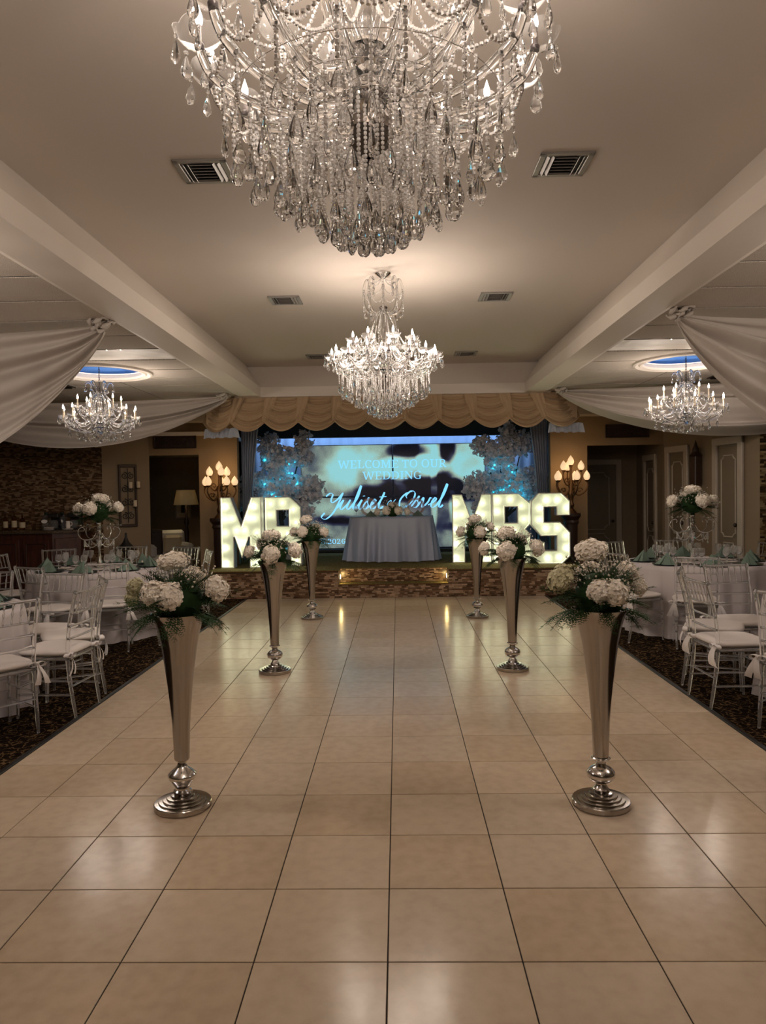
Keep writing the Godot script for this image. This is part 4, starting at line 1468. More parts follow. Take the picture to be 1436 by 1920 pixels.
func pen(m: Mb, pts: Array, wide: float, thin: float) -> void:
	# a slanted broad pen drawn along a smooth stroke: thick going down, thin going up
	var c := curve(pts, pts.size() * 7)
	var p := PackedVector3Array()
	var q := PackedInt32Array()
	for k in c.size():
		var d: Vector2 = (c[mini(k + 1, c.size() - 1)] - c[maxi(k - 1, 0)]).normalized()
		var down := absf(d.dot(Vector2(0.45, 0.89)))
		var w := lerpf(thin, wide, smoothstep(0.55, 1.0, down)) * (0.35 if k == 0 or k == c.size() - 1 else 1.0)
		var nrm := Vector2(-d.y, d.x) * w / 2
		p.append(Vector3(c[k].x + nrm.x, c[k].y + nrm.y, 0))
		p.append(Vector3(c[k].x - nrm.x, c[k].y - nrm.y, 0))
	for k in c.size() - 1:
		q.append_array(PackedInt32Array([k * 2, k * 2 + 2, k * 2 + 1, k * 2 + 1, k * 2 + 2, k * 2 + 3]))
	m.add(p, q, 0, false)


func v2(list: Array, ox: float, oy: float, s: float, slant := 0.36) -> Array:
	var out := []
	for a in list:
		out.append(Vector2(ox + (a[0] + a[1] * slant) * s, oy + a[1] * s))
	return out


func build_screen() -> void:
	var W := 3.60
	var H := 2.03
	var o := thing("video_screen", "wide display of four joined screens showing a wedding welcome over blurred flowers", "video screen", Vector3(-0.03, 1.515, -14.2))
	var tex := screen_image()
	for j in 2:
		for i in 2:
			var m := mat(Color(0.02, 0.02, 0.02), 0.3)
			m.emission_enabled = true
			m.emission_texture = tex
			m.emission = Color.WHITE
			m.emission_operator = BaseMaterial3D.EMISSION_OP_MULTIPLY
			m.emission_energy_multiplier = 0.80
			var w := W / 2 - 0.03
			var h := H / 2 - 0.03
			var at := Vector3((i - 0.5) * W / 2, (0.5 - j) * H / 2, 0)
			var sc := obj("screen_bezel", mb().box(Vector3(W / 2 - 0.002, H / 2 - 0.002, 0.08), at + Vector3(0, 0, -0.041), 0.004), M.black, o)
			var p := PackedVector3Array([at + Vector3(-w / 2, h / 2, 0.002), at + Vector3(w / 2, h / 2, 0.002), at + Vector3(w / 2, -h / 2, 0.002), at + Vector3(-w / 2, -h / 2, 0.002)])
			var face := mb()
			face.add(p, PackedInt32Array([0, 1, 2, 0, 2, 3]), 0, false, Transform3D(), PackedVector2Array([Vector2(i * 0.5, j * 0.5), Vector2(i * 0.5 + 0.5, j * 0.5), Vector2(i * 0.5 + 0.5, j * 0.5 + 0.5), Vector2(i * 0.5, j * 0.5 + 0.5)]))
			obj("screen", face, m, sc)
	# lettering shown on the screens: px in the photograph map straight to the wall here
	var ink := glow(Color(0.50, 0.82, 1.0), 1.25, Color.BLACK)
	var f := SystemFont.new()
	f.font_names = PackedStringArray(["Droid Serif"])
	for l in [["WELCOME TO OUR", 0.215, -0.02, 0.627, 2.115], ["WEDDING", 0.215, -0.02, 0.405, 1.15], ["08.2026", 0.135, -1.23, -0.87, 0.56]]:
		var t := TextMesh.new()
		t.text = l[0]
		t.font = f
		t.font_size = 48
		t.pixel_size = l[1] / 48.0
		t.depth = 0.003
		var tm := obj("screen_lettering", t, ink, o)
		var bb := t.get_aabb()
		var sx: float = l[4] / bb.size.x
		tm.transform = Transform3D(Basis.from_scale(Vector3(sx, 1.0, 1.0)), Vector3(l[2], l[3], 0.006))
	# the two first names in a looping script
	var m := mb()
	var s := 0.245
	var th := 0.032
	var tn := 0.011
	var by := -0.245
	# Y
	pen(m, v2([[-0.55, 1.05], [-0.3, 1.3], [-0.05, 1.2], [-0.05, 0.8], [0.1, 0.55], [0.45, 0.8], [0.7, 1.3]], -1.27, by, s), th, tn)
	pen(m, v2([[0.72, 1.35], [0.62, 0.4], [0.45, -0.3], [0.05, -0.75], [-0.35, -0.6], [-0.2, -0.25]], -1.27, by, s), th, tn)
	# u l i s e t
	pen(m, v2([[0.65, 0.1], [0.95, 0.75], [0.88, 0.2], [1.05, 0.0], [1.35, 0.35], [1.5, 0.75]], -1.27, by, s), th, tn)
	pen(m, v2([[1.5, 0.78], [1.42, 0.2], [1.55, 0.0], [1.75, 0.2]], -1.27, by, s), th, tn)
	pen(m, v2([[1.7, 0.1], [2.0, 0.9], [2.0, 1.7], [1.95, 1.75], [1.9, 0.3], [2.05, 0.0], [2.2, 0.15]], -1.27, by, s), th * 1.2, tn)
	pen(m, v2([[2.2, 0.1], [2.42, 0.75], [2.36, 0.2], [2.5, 0.0], [2.7, 0.2]], -1.27, by, s), th, tn)
	pen(m, v2([[2.47, 1.08], [2.5, 1.02]], -1.27, by, s), th * 1.4, th)
	pen(m, v2([[2.62, 0.05], [2.92, 0.90], [2.90, 0.62], [3.08, 0.28], [2.98, 0.02], [2.78, 0.05]], -1.27, by, s), th, tn)
	pen(m, v2([[3.05, 0.08], [3.4, 0.42], [3.55, 0.68], [3.42, 0.78], [3.28, 0.45], [3.35, 0.05], [3.6, 0.05], [3.8, 0.3]], -1.27, by, s), th, tn)
	pen(m, v2([[3.75, 0.2], [4.0, 0.9], [4.02, 1.3], [3.92, 0.3], [4.05, 0.0], [4.3, 0.2]], -1.27, by, s), th, tn)
	pen(m, v2([[3.75, 0.95], [4.3, 0.98]], -1.27, by, s), tn, tn * 1.3)
	# small ornamental ampersand
	pen(m, v2([[0.55, 0.85], [0.2, 0.2], [0.0, 0.1], [-0.1, 0.5], [0.15, 0.75], [0.2, 0.3], [0.45, 0.1], [0.6, 0.35]], -0.12, by + 0.02, s * 0.8), tn * 1.2, tn * 0.8)
	# O s v e l
	pen(m, v2([[0.55, 1.3], [0.1, 1.15], [-0.2, 0.65], [-0.05, 0.1], [0.4, 0.05], [0.8, 0.6], [0.8, 1.15], [0.45, 1.35], [0.15, 1.0], [0.3, 0.75]], 0.13, by + 0.015, s), th, tn)
	pen(m, v2([[0.86, 0.1], [1.20, 0.90], [1.18, 0.62], [1.36, 0.28], [1.25, 0.02], [1.05, 0.05]], 0.13, by + 0.015, s), th, tn)
	pen(m, v2([[1.35, 0.1], [1.6, 0.8], [1.68, 0.3], [1.75, 0.02], [2.05, 0.4], [2.15, 0.78], [2.3, 0.7]], 0.13, by + 0.015, s), th, tn)
	pen(m, v2([[2.15, 0.2], [2.5, 0.42], [2.65, 0.68], [2.52, 0.78], [2.38, 0.45], [2.45, 0.05], [2.7, 0.05], [2.9, 0.3]], 0.13, by + 0.015, s), th, tn)
	pen(m, v2([[2.85, 0.2], [3.1, 0.95], [3.15, 1.7], [3.08, 1.72], [3.02, 0.3], [3.15, 0.0], [3.35, 0.2]], 0.13, by + 0.015, s), th * 1.2, tn)
	obj("screen_lettering", m, ink, o, Transform3D(Basis(), Vector3(0, 0, 0.006)))
	var al := AreaLight3D.new()
	al.name = "screen_light"
	al.area_size = Vector2(W, H)
	al.light_energy = 0.0
	if M.get("energy_screen", 0.0) > 0.0:
		al.light_energy = M.energy_screen
		al.light_color = Color(0.62, 0.80, 0.90)
		al.shadow_enabled = true
		al.position = Vector3(0, 0, 0.03)
		al.rotation.y = PI
		o.add_child(al)


func blossom_tree(label: String, at: Vector3, seed_: int, lumps: Array) -> void:
	var t := thing("blossom_tree", label, "artificial tree", at, 0.0, "white blossom trees on the stage")
	var r := RandomNumberGenerator.new()
	r.seed = seed_
	var trunk := mb()
	trunk.tube(curve([Vector3(0, 0, 0), Vector3(0.03, 0.4, 0), Vector3(-0.02, 0.8, 0.02), Vector3(0, 1.1, 0)], 14), [0.05, 0.048, 0.046, 0.044, 0.042, 0.04, 0.039, 0.038, 0.037, 0.036, 0.034, 0.032, 0.03, 0.028, 0.025], 8)
	obj("trunk", trunk, M.bark, t)
	obj("pot", mb().lathe([Vector2(0, 0), Vector2(0.15, 0), Vector2(0.19, 0.22), Vector2(0.17, 0.24), Vector2(0, 0.22)], 20), M.white, t)
	var floret := mb()
	for k in 5:
		var b := Basis(Vector3.UP, TAU * k / 5) * Basis(Vector3(0, 0, 1), 0.5)
		var pt := PackedVector3Array([Vector3(0, 0, 0), Vector3(0.028, 0.002, 0.016), Vector3(0.045, 0.008, 0), Vector3(0.028, 0.002, -0.016)])
		floret.add(Transform3D(b, Vector3.ZERO) * pt, PackedInt32Array([0, 1, 2, 0, 2, 3]), 0, false)
	var places := []
	for l in lumps:
		var c := Vector3(l[0], l[1], l[2])
		var br := [Vector3(0, 0.7, 0), Vector3(c.x * 0.35, 0.55 + c.y * 0.3, c.z * 0.35), c]
		obj("branch", mb().tube(curve(br, 8), [0.025, 0.024, 0.022, 0.02, 0.018, 0.015, 0.012, 0.009, 0.006], 6), M.bark, t)
		for k in int(l[4]):
			var d: Vector3 = Vector3(r.randfn(), r.randfn(), r.randfn()).normalized() * l[3] * pow(r.randf(), 0.45)
			d.y *= l[5]
			var b := Basis.from_euler(Vector3(r.randf() * TAU, r.randf() * TAU, r.randf() * TAU)).scaled(Vector3.ONE * r.randf_range(0.8, 1.5))
			places.append(Transform3D(b, c + d))
	var mm := MultiMesh.new()
	mm.transform_format = MultiMesh.TRANSFORM_3D
	mm.mesh = floret.mesh()
	mm.instance_count = places.size()
	for k in places.size():
		mm.set_instance_transform(k, places[k])
	# a string of cyan lamps wound among the branches
	var lamp := mb().ball(0.016, Vector3.ZERO, 8).mesh()
	for k in 16:
		var p := Vector3(r.randf_range(-0.32, 0.32), r.randf_range(1.0, 1.8), r.randf_range(-0.05, 0.22))
		var lo := obj("cyan_lamp", lamp, M.cyan, t, Transform3D(Basis(), p))
		omni(lo, Vector3.ZERO, 0.012, Color(0.05, 0.70, 0.85), 0.015)
	var o := MultiMeshInstance3D.new()
	o.name = "blossoms"
	o.multimesh = mm
	o.material_override = M.blossom
	o.set_meta("kind", "stuff")
	t.add_child(o, true)


func torch_lamp(label: String, at: Vector3, turn: float) -> void:
	var t := thing("torch_lamp", label, "lamp", at, turn, "bronze torch lamps beside the stage")
	# tall carved pedestal, standard, scrolled arms, flame-shaped glass shades
	obj("pedestal", mb().lathe([Vector2(0, 0), Vector2(0.17, 0), Vector2(0.17, 0.10), Vector2(0.13, 0.14), Vector2(0.105, 0.18), Vector2(0.11, 1.02), Vector2(0.135, 1.06), Vector2(0.12, 1.10), Vector2(0.165, 1.16), Vector2(0.165, 1.21), Vector2(0, 1.21)], 8), M.wood, t)
	obj("standard", mb().lathe([Vector2(0, 1.21), Vector2(0.10, 1.21), Vector2(0.07, 1.25), Vector2(0.035, 1.29), Vector2(0.055, 1.34), Vector2(0.03, 1.40), Vector2(0.045, 1.47), Vector2(0.06, 1.54), Vector2(0.035, 1.60), Vector2(0.05, 1.66), Vector2(0.025, 1.72), Vector2(0.02, 1.94), Vector2(0.03, 1.97), Vector2(0, 1.97)], 16), M.bronze, t)
	var shade := mb().lathe([Vector2(0, 0), Vector2(0.018, 0.0), Vector2(0.042, 0.022), Vector2(0.054, 0.055), Vector2(0.050, 0.085), Vector2(0.036, 0.115), Vector2(0.018, 0.14), Vector2(0.006, 0.158), Vector2(0, 0.162)], 16, Transform3D(), false, 0.04, 8).mesh()
	var spots := [[0.0, 0.0, 1.985]]
	for k in 5:
		spots.append([TAU * k / 5 + 0.2, 0.25, 1.74])
	for k in 3:
		spots.append([TAU * k / 3 + 0.75, 0.165, 1.90])
	var k2 := 0
	for sp in spots:
		var p := polar(sp[1], sp[2], sp[0])
		if sp[1] > 0.0:
			var y0: float = sp[2]
			var path := rod_path([Vector2(0.03, y0 - 0.16), Vector2(sp[1] * 0.45, y0 - 0.24), Vector2(sp[1] * 0.85, y0 - 0.19), Vector2(sp[1] * 1.08, y0 - 0.09), Vector2(sp[1], y0 - 0.01)], 16)
			obj("arm", mb().tube(path, 0.012, 8), M.bronze, t, rot_y(sp[0]))
			var curl := []
			for j in 15:
				var a := j * 0.42
				curl.append(Vector3(sp[1] * 0.55 + cos(a) * (0.045 - j * 0.0022), y0 - 0.16 + sin(a) * (0.045 - j * 0.0022), 0))
			obj("scroll", mb().tube(curl, 0.008, 6), M.bronze, t, rot_y(sp[0]))
		obj("cup", mb().lathe([Vector2(0, -0.03), Vector2(0.02, -0.025), Vector2(0.034, -0.005), Vector2(0.03, 0.006), Vector2(0, 0.004)], 14), M.bronze, t, Transform3D(Basis(), p))
		var sh := obj("lamp_shade", shade, M.shade, t, Transform3D(Basis(), p))
		if k2 % 2 == 0:
			omni(sh, Vector3(0, 0.06, 0), 0.022, Color(1.0, 0.80, 0.55), 0.04)
		k2 += 1


func build_head_table() -> void:
	var cx := -0.055
	var cz := -12.55
	var top := 1.175
	var t := thing("head_table", "small oval sweetheart table at the middle of the stage, hidden by its cloth", "table", Vector3(cx, 0.42, cz))
	obj("tabletop", mb().lathe([Vector2(0, 0.72), Vector2(0.64, 0.72), Vector2(0.64, 0.75), Vector2(0, 0.75)], 40, Transform3D(Basis.from_scale(Vector3(1, 1, 0.46)), Vector3.ZERO)), M.wood, t)
	for s in [[-1, -1], [-1, 1], [1, -1], [1, 1]]:
		obj("leg", mb().box(Vector3(0.04, 0.72, 0.04), Vector3(s[0] * 0.40, 0.36, s[1] * 0.16)), M.wood, t)
	var rows := []
	for j in 26:
		var row := []
		var f := clampf((j - 5) / 20.0, 0, 1)
		for i in 201:
			var a := TAU * i / 200
			# superellipse outline that flares and folds towards the hem
			var ca := cos(a)
			var sa := sin(a)
			var e := 3.0 if j < 6 else lerpf(3.0, 2.2, f)
			var rr := pow(pow(absf(ca), e) + pow(absf(sa), e), -1.0 / e)
			var k := (j / 5.0) if j < 5 else 1.0
			var fold := 0.05 * f * sin(a * 19 + sin(a * 3) * 2.0) + 0.025 * f * sin(a * 31 + 1.0)
			row.append(Vector3((0.715 * k + 0.115 * f + fold * absf(ca) * 0.5) * rr * ca, (top + 0.008 if j <= 5 else top + 0.004 - (top - 0.43) * f), (0.345 * k + 0.13 * f + fold) * rr * sa))
		rows.append(row)
	var cl := obj("tablecloth", mb().sheet(rows, true), M.satin)
	cl.position = Vector3(cx, 0, cz)
	tag(cl, "lilac-grey satin cloth draped to the floor over the stage table", "tablecloth")
	var ty := top + 0.012
	for s in [-1, 1]:
		var n := "left" if s < 0 else "right"
		var x := cx + (-0.38 if s < 0 else 0.42)
		# glass charger with a beaded rose-gold rim standing on edge
		var ch := thing("charger_plate", "glass charger with rose-gold beaded rim standing upright on the %s of the stage table" % n, "plate", Vector3(x, ty, cz + 0.0), 0.0, "rose-gold chargers on the stage table")
		var disc := Transform3D(Basis(Vector3(1, 0, 0), 1.38), Vector3(0, 0.155, 0))
		obj("glass_disc", mb().lathe([Vector2(0, -0.003), Vector2(0.115, -0.003), Vector2(0.115, 0.003), Vector2(0, 0.003)], 36, disc), M.clear, ch)
		var rim := mb()
		for ring in 3:
			for k in 48:
				var a := TAU * (k + ring * 0.5) / 48
				rim.ball(0.0085, disc * Vector3(cos(a) * (0.122 + ring * 0.014), 0.004, sin(a) * (0.122 + ring * 0.014)), 6, Vector3.ONE, true)
		obj("beaded_rim", rim, M.rose_gold, ch)
		napkin("sage napkin folded to a peak in front of the %s rose-gold charger" % n, Vector3(x + 0.03, ty, cz + 0.17), 0.0, 0.8, "napkins on the stage table")
	goblet("stemmed glass at the left end of the stage table", Vector3(cx - 0.60, ty, cz + 0.12), "glasses on the stage table")
	goblet("stemmed glass behind the flowers at the right of the stage table", Vector3(cx + 0.22, ty, cz - 0.1), "glasses on the stage table")
	arrangement("low centrepiece of five white hydrangeas and fern on the stage table", Vector3(cx + 0.02, ty + 0.02, cz + 0.18), 0.0,
		[[0.0, 0.155, 0.02, 0.085], [-0.10, 0.075, 0.10, 0.082], [0.10, 0.075, 0.10, 0.08], [-0.25, 0.05, 0.02, 0.07], [0.25, 0.05, 0.02, 0.07]], 0.24, 26, 3, 0, 0.35, 77)


# ------------------------------------------------------------------ flowers and vases
var bloom_meshes := []
var frond_meshes := []
var gyp_mesh: ArrayMesh
var leaf_mesh: ArrayMesh


func flower_meshes() -> void:
	var r := RandomNumberGenerator.new()
	r.seed = 42
	for v in 3:
		var m := mb()
		m.ball(0.72, Vector3.ZERO, 14)
		var n := 110
		for k in n:
			var y := 1.0 - 2.0 * (k + 0.5) / n
			var a := k * 2.39996
			var d := Vector3(sqrt(1 - y * y) * cos(a), y, sqrt(1 - y * y) * sin(a))
			if y < -0.75:
				continue
			var rad := 0.90 + r.randf_range(-0.10, 0.12) + 0.09 * sin(d.x * 5 + v) * cos(d.z * 4 + v * 2)
			var b := Basis.looking_at(-d.rotated(Vector3(r.randfn(), r.randfn(), r.randfn()).normalized(), 0.3), Vector3.UP if absf(d.y) < 0.95 else Vector3.RIGHT) * Basis(Vector3(0, 0, 1), r.randf() * TAU)
			for p in 4:
				var pb := b * Basis(Vector3(0, 0, 1), TAU * p / 4) * Basis(Vector3(0, 1, 0), r.randf_range(-0.1, 0.75))
				var l := r.randf_range(0.24, 0.33)
				var pts := PackedVector3Array([Vector3(0, 0, 0), Vector3(l * 0.55, l * 0.5, 0.03), Vector3(l, l * 0.18, -0.01), Vector3(l, -l * 0.18, -0.01), Vector3(l * 0.55, -l * 0.5, 0.03)])
				# local -z looks inward here, so the petals cup outward along +z
				m.add(Transform3D(pb, d * rad) * pts, PackedInt32Array([0, 1, 2, 0, 2, 3, 0, 3, 4]), 0, false)
		bloom_meshes.append(m.mesh())
	for v in 2:
		var m := mb()
		var spine := []
		for k in 13:
			var t := k / 12.0
			spine.append(Vector3(t, 0.16 * t - 0.36 * t * t, 0))
		m.tube(spine, [0.012, 0.011, 0.011, 0.010, 0.010, 0.009, 0.008, 0.008, 0.007, 0.006, 0.005, 0.004, 0.003], 4)
		for k in range(2, 10):
			var t := k / 9.0
			var l := 0.27 * sin(pow(t, 0.7) * PI * 0.93 + 0.12) + 0.02
			for s in [-1, 1]:
				var o: Vector3 = spine[roundi(t * 12)]
				var dir := Vector3(0.62, -0.12, s * 0.78).normalized()
				var nl := 4 if v == 0 else 3
				for j in nl + 1:
					var f := (j + 0.4) / (nl + 0.5)
					var q := o + dir * l * f + Vector3(0, -0.12 * l * f * f, 0)
					var ll := l * 0.37 * (1.15 - f * 0.75)
					for s2 in [-1, 1]:
						var d2: Vector3 = (dir * 0.65 + Vector3(dir.z, 0.0, -dir.x) * 0.75 * s2).normalized()
						var w := dir.cross(d2).normalized().cross(d2) * ll * 0.25
						m.add(PackedVector3Array([q, q + d2 * ll * 0.5 + w, q + d2 * ll, q + d2 * ll * 0.5 - w]), PackedInt32Array([0, 1, 2, 0, 2, 3]), 0, false)
		frond_meshes.append(m.mesh())
	var g := mb()
	for k in 34:
		var tip := Vector3(r.randfn() * 0.30, 0.75 + r.randf() * 0.45, r.randfn() * 0.30)
		g.color = Color(0.04, 0.07, 0.02)
		g.tube([Vector3(tip.x * 0.3, 0.3, tip.z * 0.3), tip], 0.004, 3, Transform3D(), 0, 0.0, 0.0, false)
		g.color = Color(0.72, 0.66, 0.58)
		g.ball(r.randf_range(0.018, 0.030), tip, 6, Vector3.ONE, true)
	gyp_mesh = g.mesh()
	var lf := mb()
	var rows := []
	for j in 11:
		var t := j / 10.0
		var w := 0.30 * sin(pow(t, 0.75) * PI) + 0.004
		var row := []
		for i in 7:
			var u := -1.0 + 2.0 * i / 6
			row.append(Vector3(t, 0.25 * t - 0.30 * t * t + 0.08 * absf(u) * w * 3, u * w))
		rows.append(row)
	lf.sheet(rows)
	leaf_mesh = lf.mesh()


# heads: [x, y, z, radius(, squash(, greenish))] from the rim's centre
func arrangement(label: String, at: Vector3, turn: float, heads: Array, spread: float, fronds: int, sprays: int, leaves: int, low: float, seed_: int) -> Node3D:
	var a := thing("flower_arrangement", label, "flowers", at, turn, "hydrangea and fern arrangements")
	a.set_meta("called", "flower_arrangement")
	var r := RandomNumberGenerator.new()
	r.seed = seed_
	obj("foam_base", mb().ball(1.0, Vector3.ZERO, 14).mesh(), M.fern, a, Transform3D(Basis.from_scale(Vector3(spread * 0.50, spread * 0.46, spread * 0.50)), Vector3(0, spread * 0.30, 0)))
	for h in heads:
		var c := Vector3(h[0], h[1], h[2])
		var b := Basis.from_euler(Vector3(r.randf_range(-0.4, 0.4), r.randf() * TAU, r.randf_range(-0.4, 0.4)))
		var d := (c - Vector3(0, spread * 0.1, 0)).normalized()
		# tip the head outward along its stem
		var up := Basis(Quaternion(Vector3.UP, d)) if d.dot(Vector3.UP) > -0.99 else Basis()
		var sq: float = h[4] if h.size() > 4 else 0.82
		obj("hydrangea", bloom_meshes[r.randi() % 3], M.petal_green if h.size() > 5 else M.petal, a, Transform3D(up * Basis.from_scale(Vector3(h[3], h[3] * sq, h[3])) * Basis(Vector3.UP, b.get_euler().y), c))
	for k in fronds:
		# three tiers: drooping over the rim, level, and upright between the blooms
		var tier := k % 3
		var an := TAU * (k * 0.381966 + r.randf() * 0.05)
		var tilt: float = [r.randf_range(-0.5, 0.0), r.randf_range(0.0, 0.5), r.randf_range(0.55, 1.2)][tier]
		var l: float = spread * [r.randf_range(0.70, 1.0), r.randf_range(0.80, 1.10), r.randf_range(0.65, 0.90)][tier]
		var b := Basis(Vector3.UP, an) * Basis(Vector3(0, 0, 1), tilt) * Basis(Vector3(1, 0, 0), r.randf_range(-0.6, 0.6))
		obj("fern_frond", frond_meshes[r.randi() % 2], M.fern if r.randf() < 0.6 else M.fern_b, a, Transform3D(b.scaled_local(Vector3(l, l, l * 0.85)), Vector3(0, spread * [0.06, 0.16, 0.30][tier] * (1.0 - low), 0) + Vector3(cos(an), 0, -sin(an)) * spread * [0.30, 0.22, 0.12][tier]))
	for k in sprays:
		var an := TAU * (k + 0.5 * r.randf()) / sprays + 0.6
		var b := Basis(Vector3.UP, an) * Basis(Vector3(0, 0, 1), -r.randf_range(0.45, 1.05))
		var l := spread * r.randf_range(0.72, 0.92)
		obj("baby_breath", gyp_mesh, M.gyp, a, Transform3D(b.scaled_local(Vector3(l, l, l) * Vector3(0.85, 1, 0.85)), Vector3(0, spread * 0.16, 0)))
	for k in leaves:
		var an := r.randf() * TAU
		var b := Basis(Vector3.UP, an) * Basis(Vector3(0, 0, 1), r.randf_range(0.3, 0.9))
		var l := spread * r.randf_range(0.6, 0.75)
		obj("leaf", leaf_mesh, M.leaf, a, Transform3D(b.scaled_local(Vector3(l, l, l)), Vector3(0, spread * 0.25, 0)))
	return a


func trumpet_vase(label: String, at: Vector3, collared: bool) -> Node3D:
	var v := thing("trumpet_vase", label, "vase", at, 0.0, "silver trumpet vases along the aisle")
	var base := []
	for p in [[0, 0.0], [0.140, 0.0], [0.1435, 0.004], [0.1435, 0.026], [0.140, 0.030], [0.120, 0.031], [0.118, 0.039], [0.100, 0.040], [0.098, 0.048], [0.081, 0.049], [0.079, 0.057], [0.060, 0.058], [0.056, 0.066], [0.042, 0.068], [0.038, 0.078], [0, 0.078]]:
		base.append(Vector2(p[0], p[1]))
	obj("base", mb().lathe(base, 56), M.vase, v)
	var k: Array
	if collared:
		k = [[0, .076], [.036, .076], [.040, .084], [.030, .096], [.026, .106], [.030, .112], [.052, .125], [.068, .142], [.071, .158], [.066, .174], [.048, .190], [.028, .200], [.024, .212], [.030, .222], [.046, .232], [.048, .238], [.036, .246], [0, .246]]
	else:
		k = [[0, .076], [.044, .076], [.046, .086], [.036, .094], [.035, .102], [.050, .125], [.066, .147], [.072, .162], [.070, .172], [.050, .190], [.030, .206], [.023, .220], [.022, .234], [.030, .244], [0, .244]]
	var kn := []
	for p in k:
		kn.append(Vector2(p[0], p[1]))
	obj("knop", mb().lathe(kn, 48), M.chrome, v)
	var tr := []
	for p in [[0, .240], [.034, .242], [.0385, .25], [.041, .32], [.045, .42], [.0525, .52], [.062, .62], [.074, .72], [.088, .82], [.104, .90], [.121, .96], [.137, .990], [.1385, .993], [.136, .994], [.118, .962], [.10, .90], [.07, .75], [0, .70]]:
		tr.append(Vector2(p[0], p[1]))
	var tm := mb()
	tm.lathe_plain(tr.slice(0, 12), 64, Transform3D(), false)
	tm.lathe(tr.slice(11, 18), 64)
	var body := mb()
	body.lathe(tr, 64)
	obj("trumpet", body, M.vase, v)
	return v


func build_vases() -> void:
	var spots := [
		[-1.064, -3.66, "nearest the viewer on the left of the aisle", false], [1.061, -3.655, "nearest the viewer on the right of the aisle", true],
		[-1.06, -6.447, "second on the left of the aisle", true], [1.057, -6.458, "second on the right of the aisle", true],
		[-1.05, -9.195, "farthest on the left of the aisle by the stage", true], [1.04, -9.16, "farthest on the right of the aisle by the stage", true]]
	var heads := [
		[[-0.02, 0.272, 0.0, 0.083, 0.62], [-0.085, 0.125, 0.12, 0.068, 0.9], [-0.005, 0.115, 0.14, 0.075, 0.85], [0.205, 0.135, 0.03, 0.072, 0.8], [-0.235, 0.14, -0.04, 0.05, 0.8, 1], [-0.255, 0.08, -0.05, 0.045, 0.8, 1], [0.02, 0.16, -0.2, 0.07]],
		[[-0.045, 0.300, 0.02, 0.082, 0.72], [-0.205, 0.165, 0.05, 0.076, 0.8, 1], [-0.04, 0.115, 0.14, 0.062, 0.9], [0.04, 0.105, 0.14, 0.066, 0.9], [0.155, 0.185, -0.05, 0.06, 0.8], [0.20, 0.115, -0.03, 0.055, 0.8], [0.0, 0.16, -0.2, 0.07]],
		[[-0.01, 0.235, 0.0, 0.085, 0.7], [0.01, 0.08, 0.16, 0.085, 0.9], [0.20, 0.105, 0.04, 0.075], [-0.20, 0.10, 0.05, 0.06], [-0.12, 0.15, -0.15, 0.06]],
		[[-0.045, 0.23, 0.02, 0.085, 0.75], [-0.07, 0.085, 0.16, 0.088, 0.9], [0.215, 0.10, 0.04, 0.08], [-0.24, 0.095, 0.02, 0.065], [0.1, 0.15, -0.16, 0.07]],
		[[-0.06, 0.275, 0.0, 0.082, 0.75], [-0.09, 0.13, 0.15, 0.075, 0.9], [0.17, 0.12, 0.05, 0.07], [-0.22, 0.12, 0.0, 0.06], [0.05, 0.16, -0.15, 0.07]],
		[[-0.02, 0.255, 0.0, 0.085, 0.75], [0.03, 0.10, 0.15, 0.08, 1.1], [-0.20, 0.10, 0.03, 0.07], [0.17, 0.16, 0.0, 0.065], [-0.05, 0.16, -0.15, 0.07]]]
	var where := ["in the nearest left vase", "in the nearest right vase", "in the second left vase", "in the second right vase", "in the farthest left vase", "in the farthest right vase"]
	for k in 6:
		var s: Array = spots[k]
		trumpet_vase("tall silver trumpet vase, %s" % s[2], Vector3(s[0], 0.0005, s[1]), s[3])
		arrangement("white hydrangeas with fern and baby's breath %s" % where[k], Vector3(s[0], 0.985, s[1]), 0.0, heads[k], 0.25, 48, 7, 4, 0.0, 100 + k)


# ------------------------------------------------------------------ guest tables
func napkin(label: String, at: Vector3, turn: float, s: float, group: String) -> void:
	# square napkin folded to a standing pyramid, open at the back
	var m := mb()
	var h := 0.125 * s
	var w := 0.125 * s
	var top := Vector3(0, h, -0.01)
	var fl := Vector3(-w, 0, 0.03 * s)
	var fr := Vector3(w, 0, 0.03 * s)
	var mid := Vector3(0, 0.0, 0.10 * s)
	var back := Vector3(0, 0, -0.08 * s)
	m.add(PackedVector3Array([top, mid, fl]), PackedInt32Array([0, 1, 2]), 0, false)
	m.add(PackedVector3Array([top, fr, mid]), PackedInt32Array([0, 1, 2]), 0, false)
	m.add(PackedVector3Array([top, fl, back]), PackedInt32Array([0, 1, 2]), 0, false)
	m.add(PackedVector3Array([top, back, fr]), PackedInt32Array([0, 1, 2]), 0, false)
	m.add(PackedVector3Array([fl, mid, fr, back]), PackedInt32Array([0, 1, 2, 0, 2, 3]), 0, false)
	# folded inner layers showing along the front crease
	for d in [-1, 1]:
		m.add(PackedVector3Array([top + Vector3(0, -0.012 * s, 0.004), mid + Vector3(d * 0.02 * s, 0, 0.012 * s), mid + Vector3(d * 0.10 * s, 0, -0.02 * s)]), PackedInt32Array([0, 1, 2]), 0, false)
	var o := obj("napkin", m, M.napkin)
	o.transform = rot_y(turn, at)
	tag(o, label, "napkin", group)


var goblet_mesh: ArrayMesh


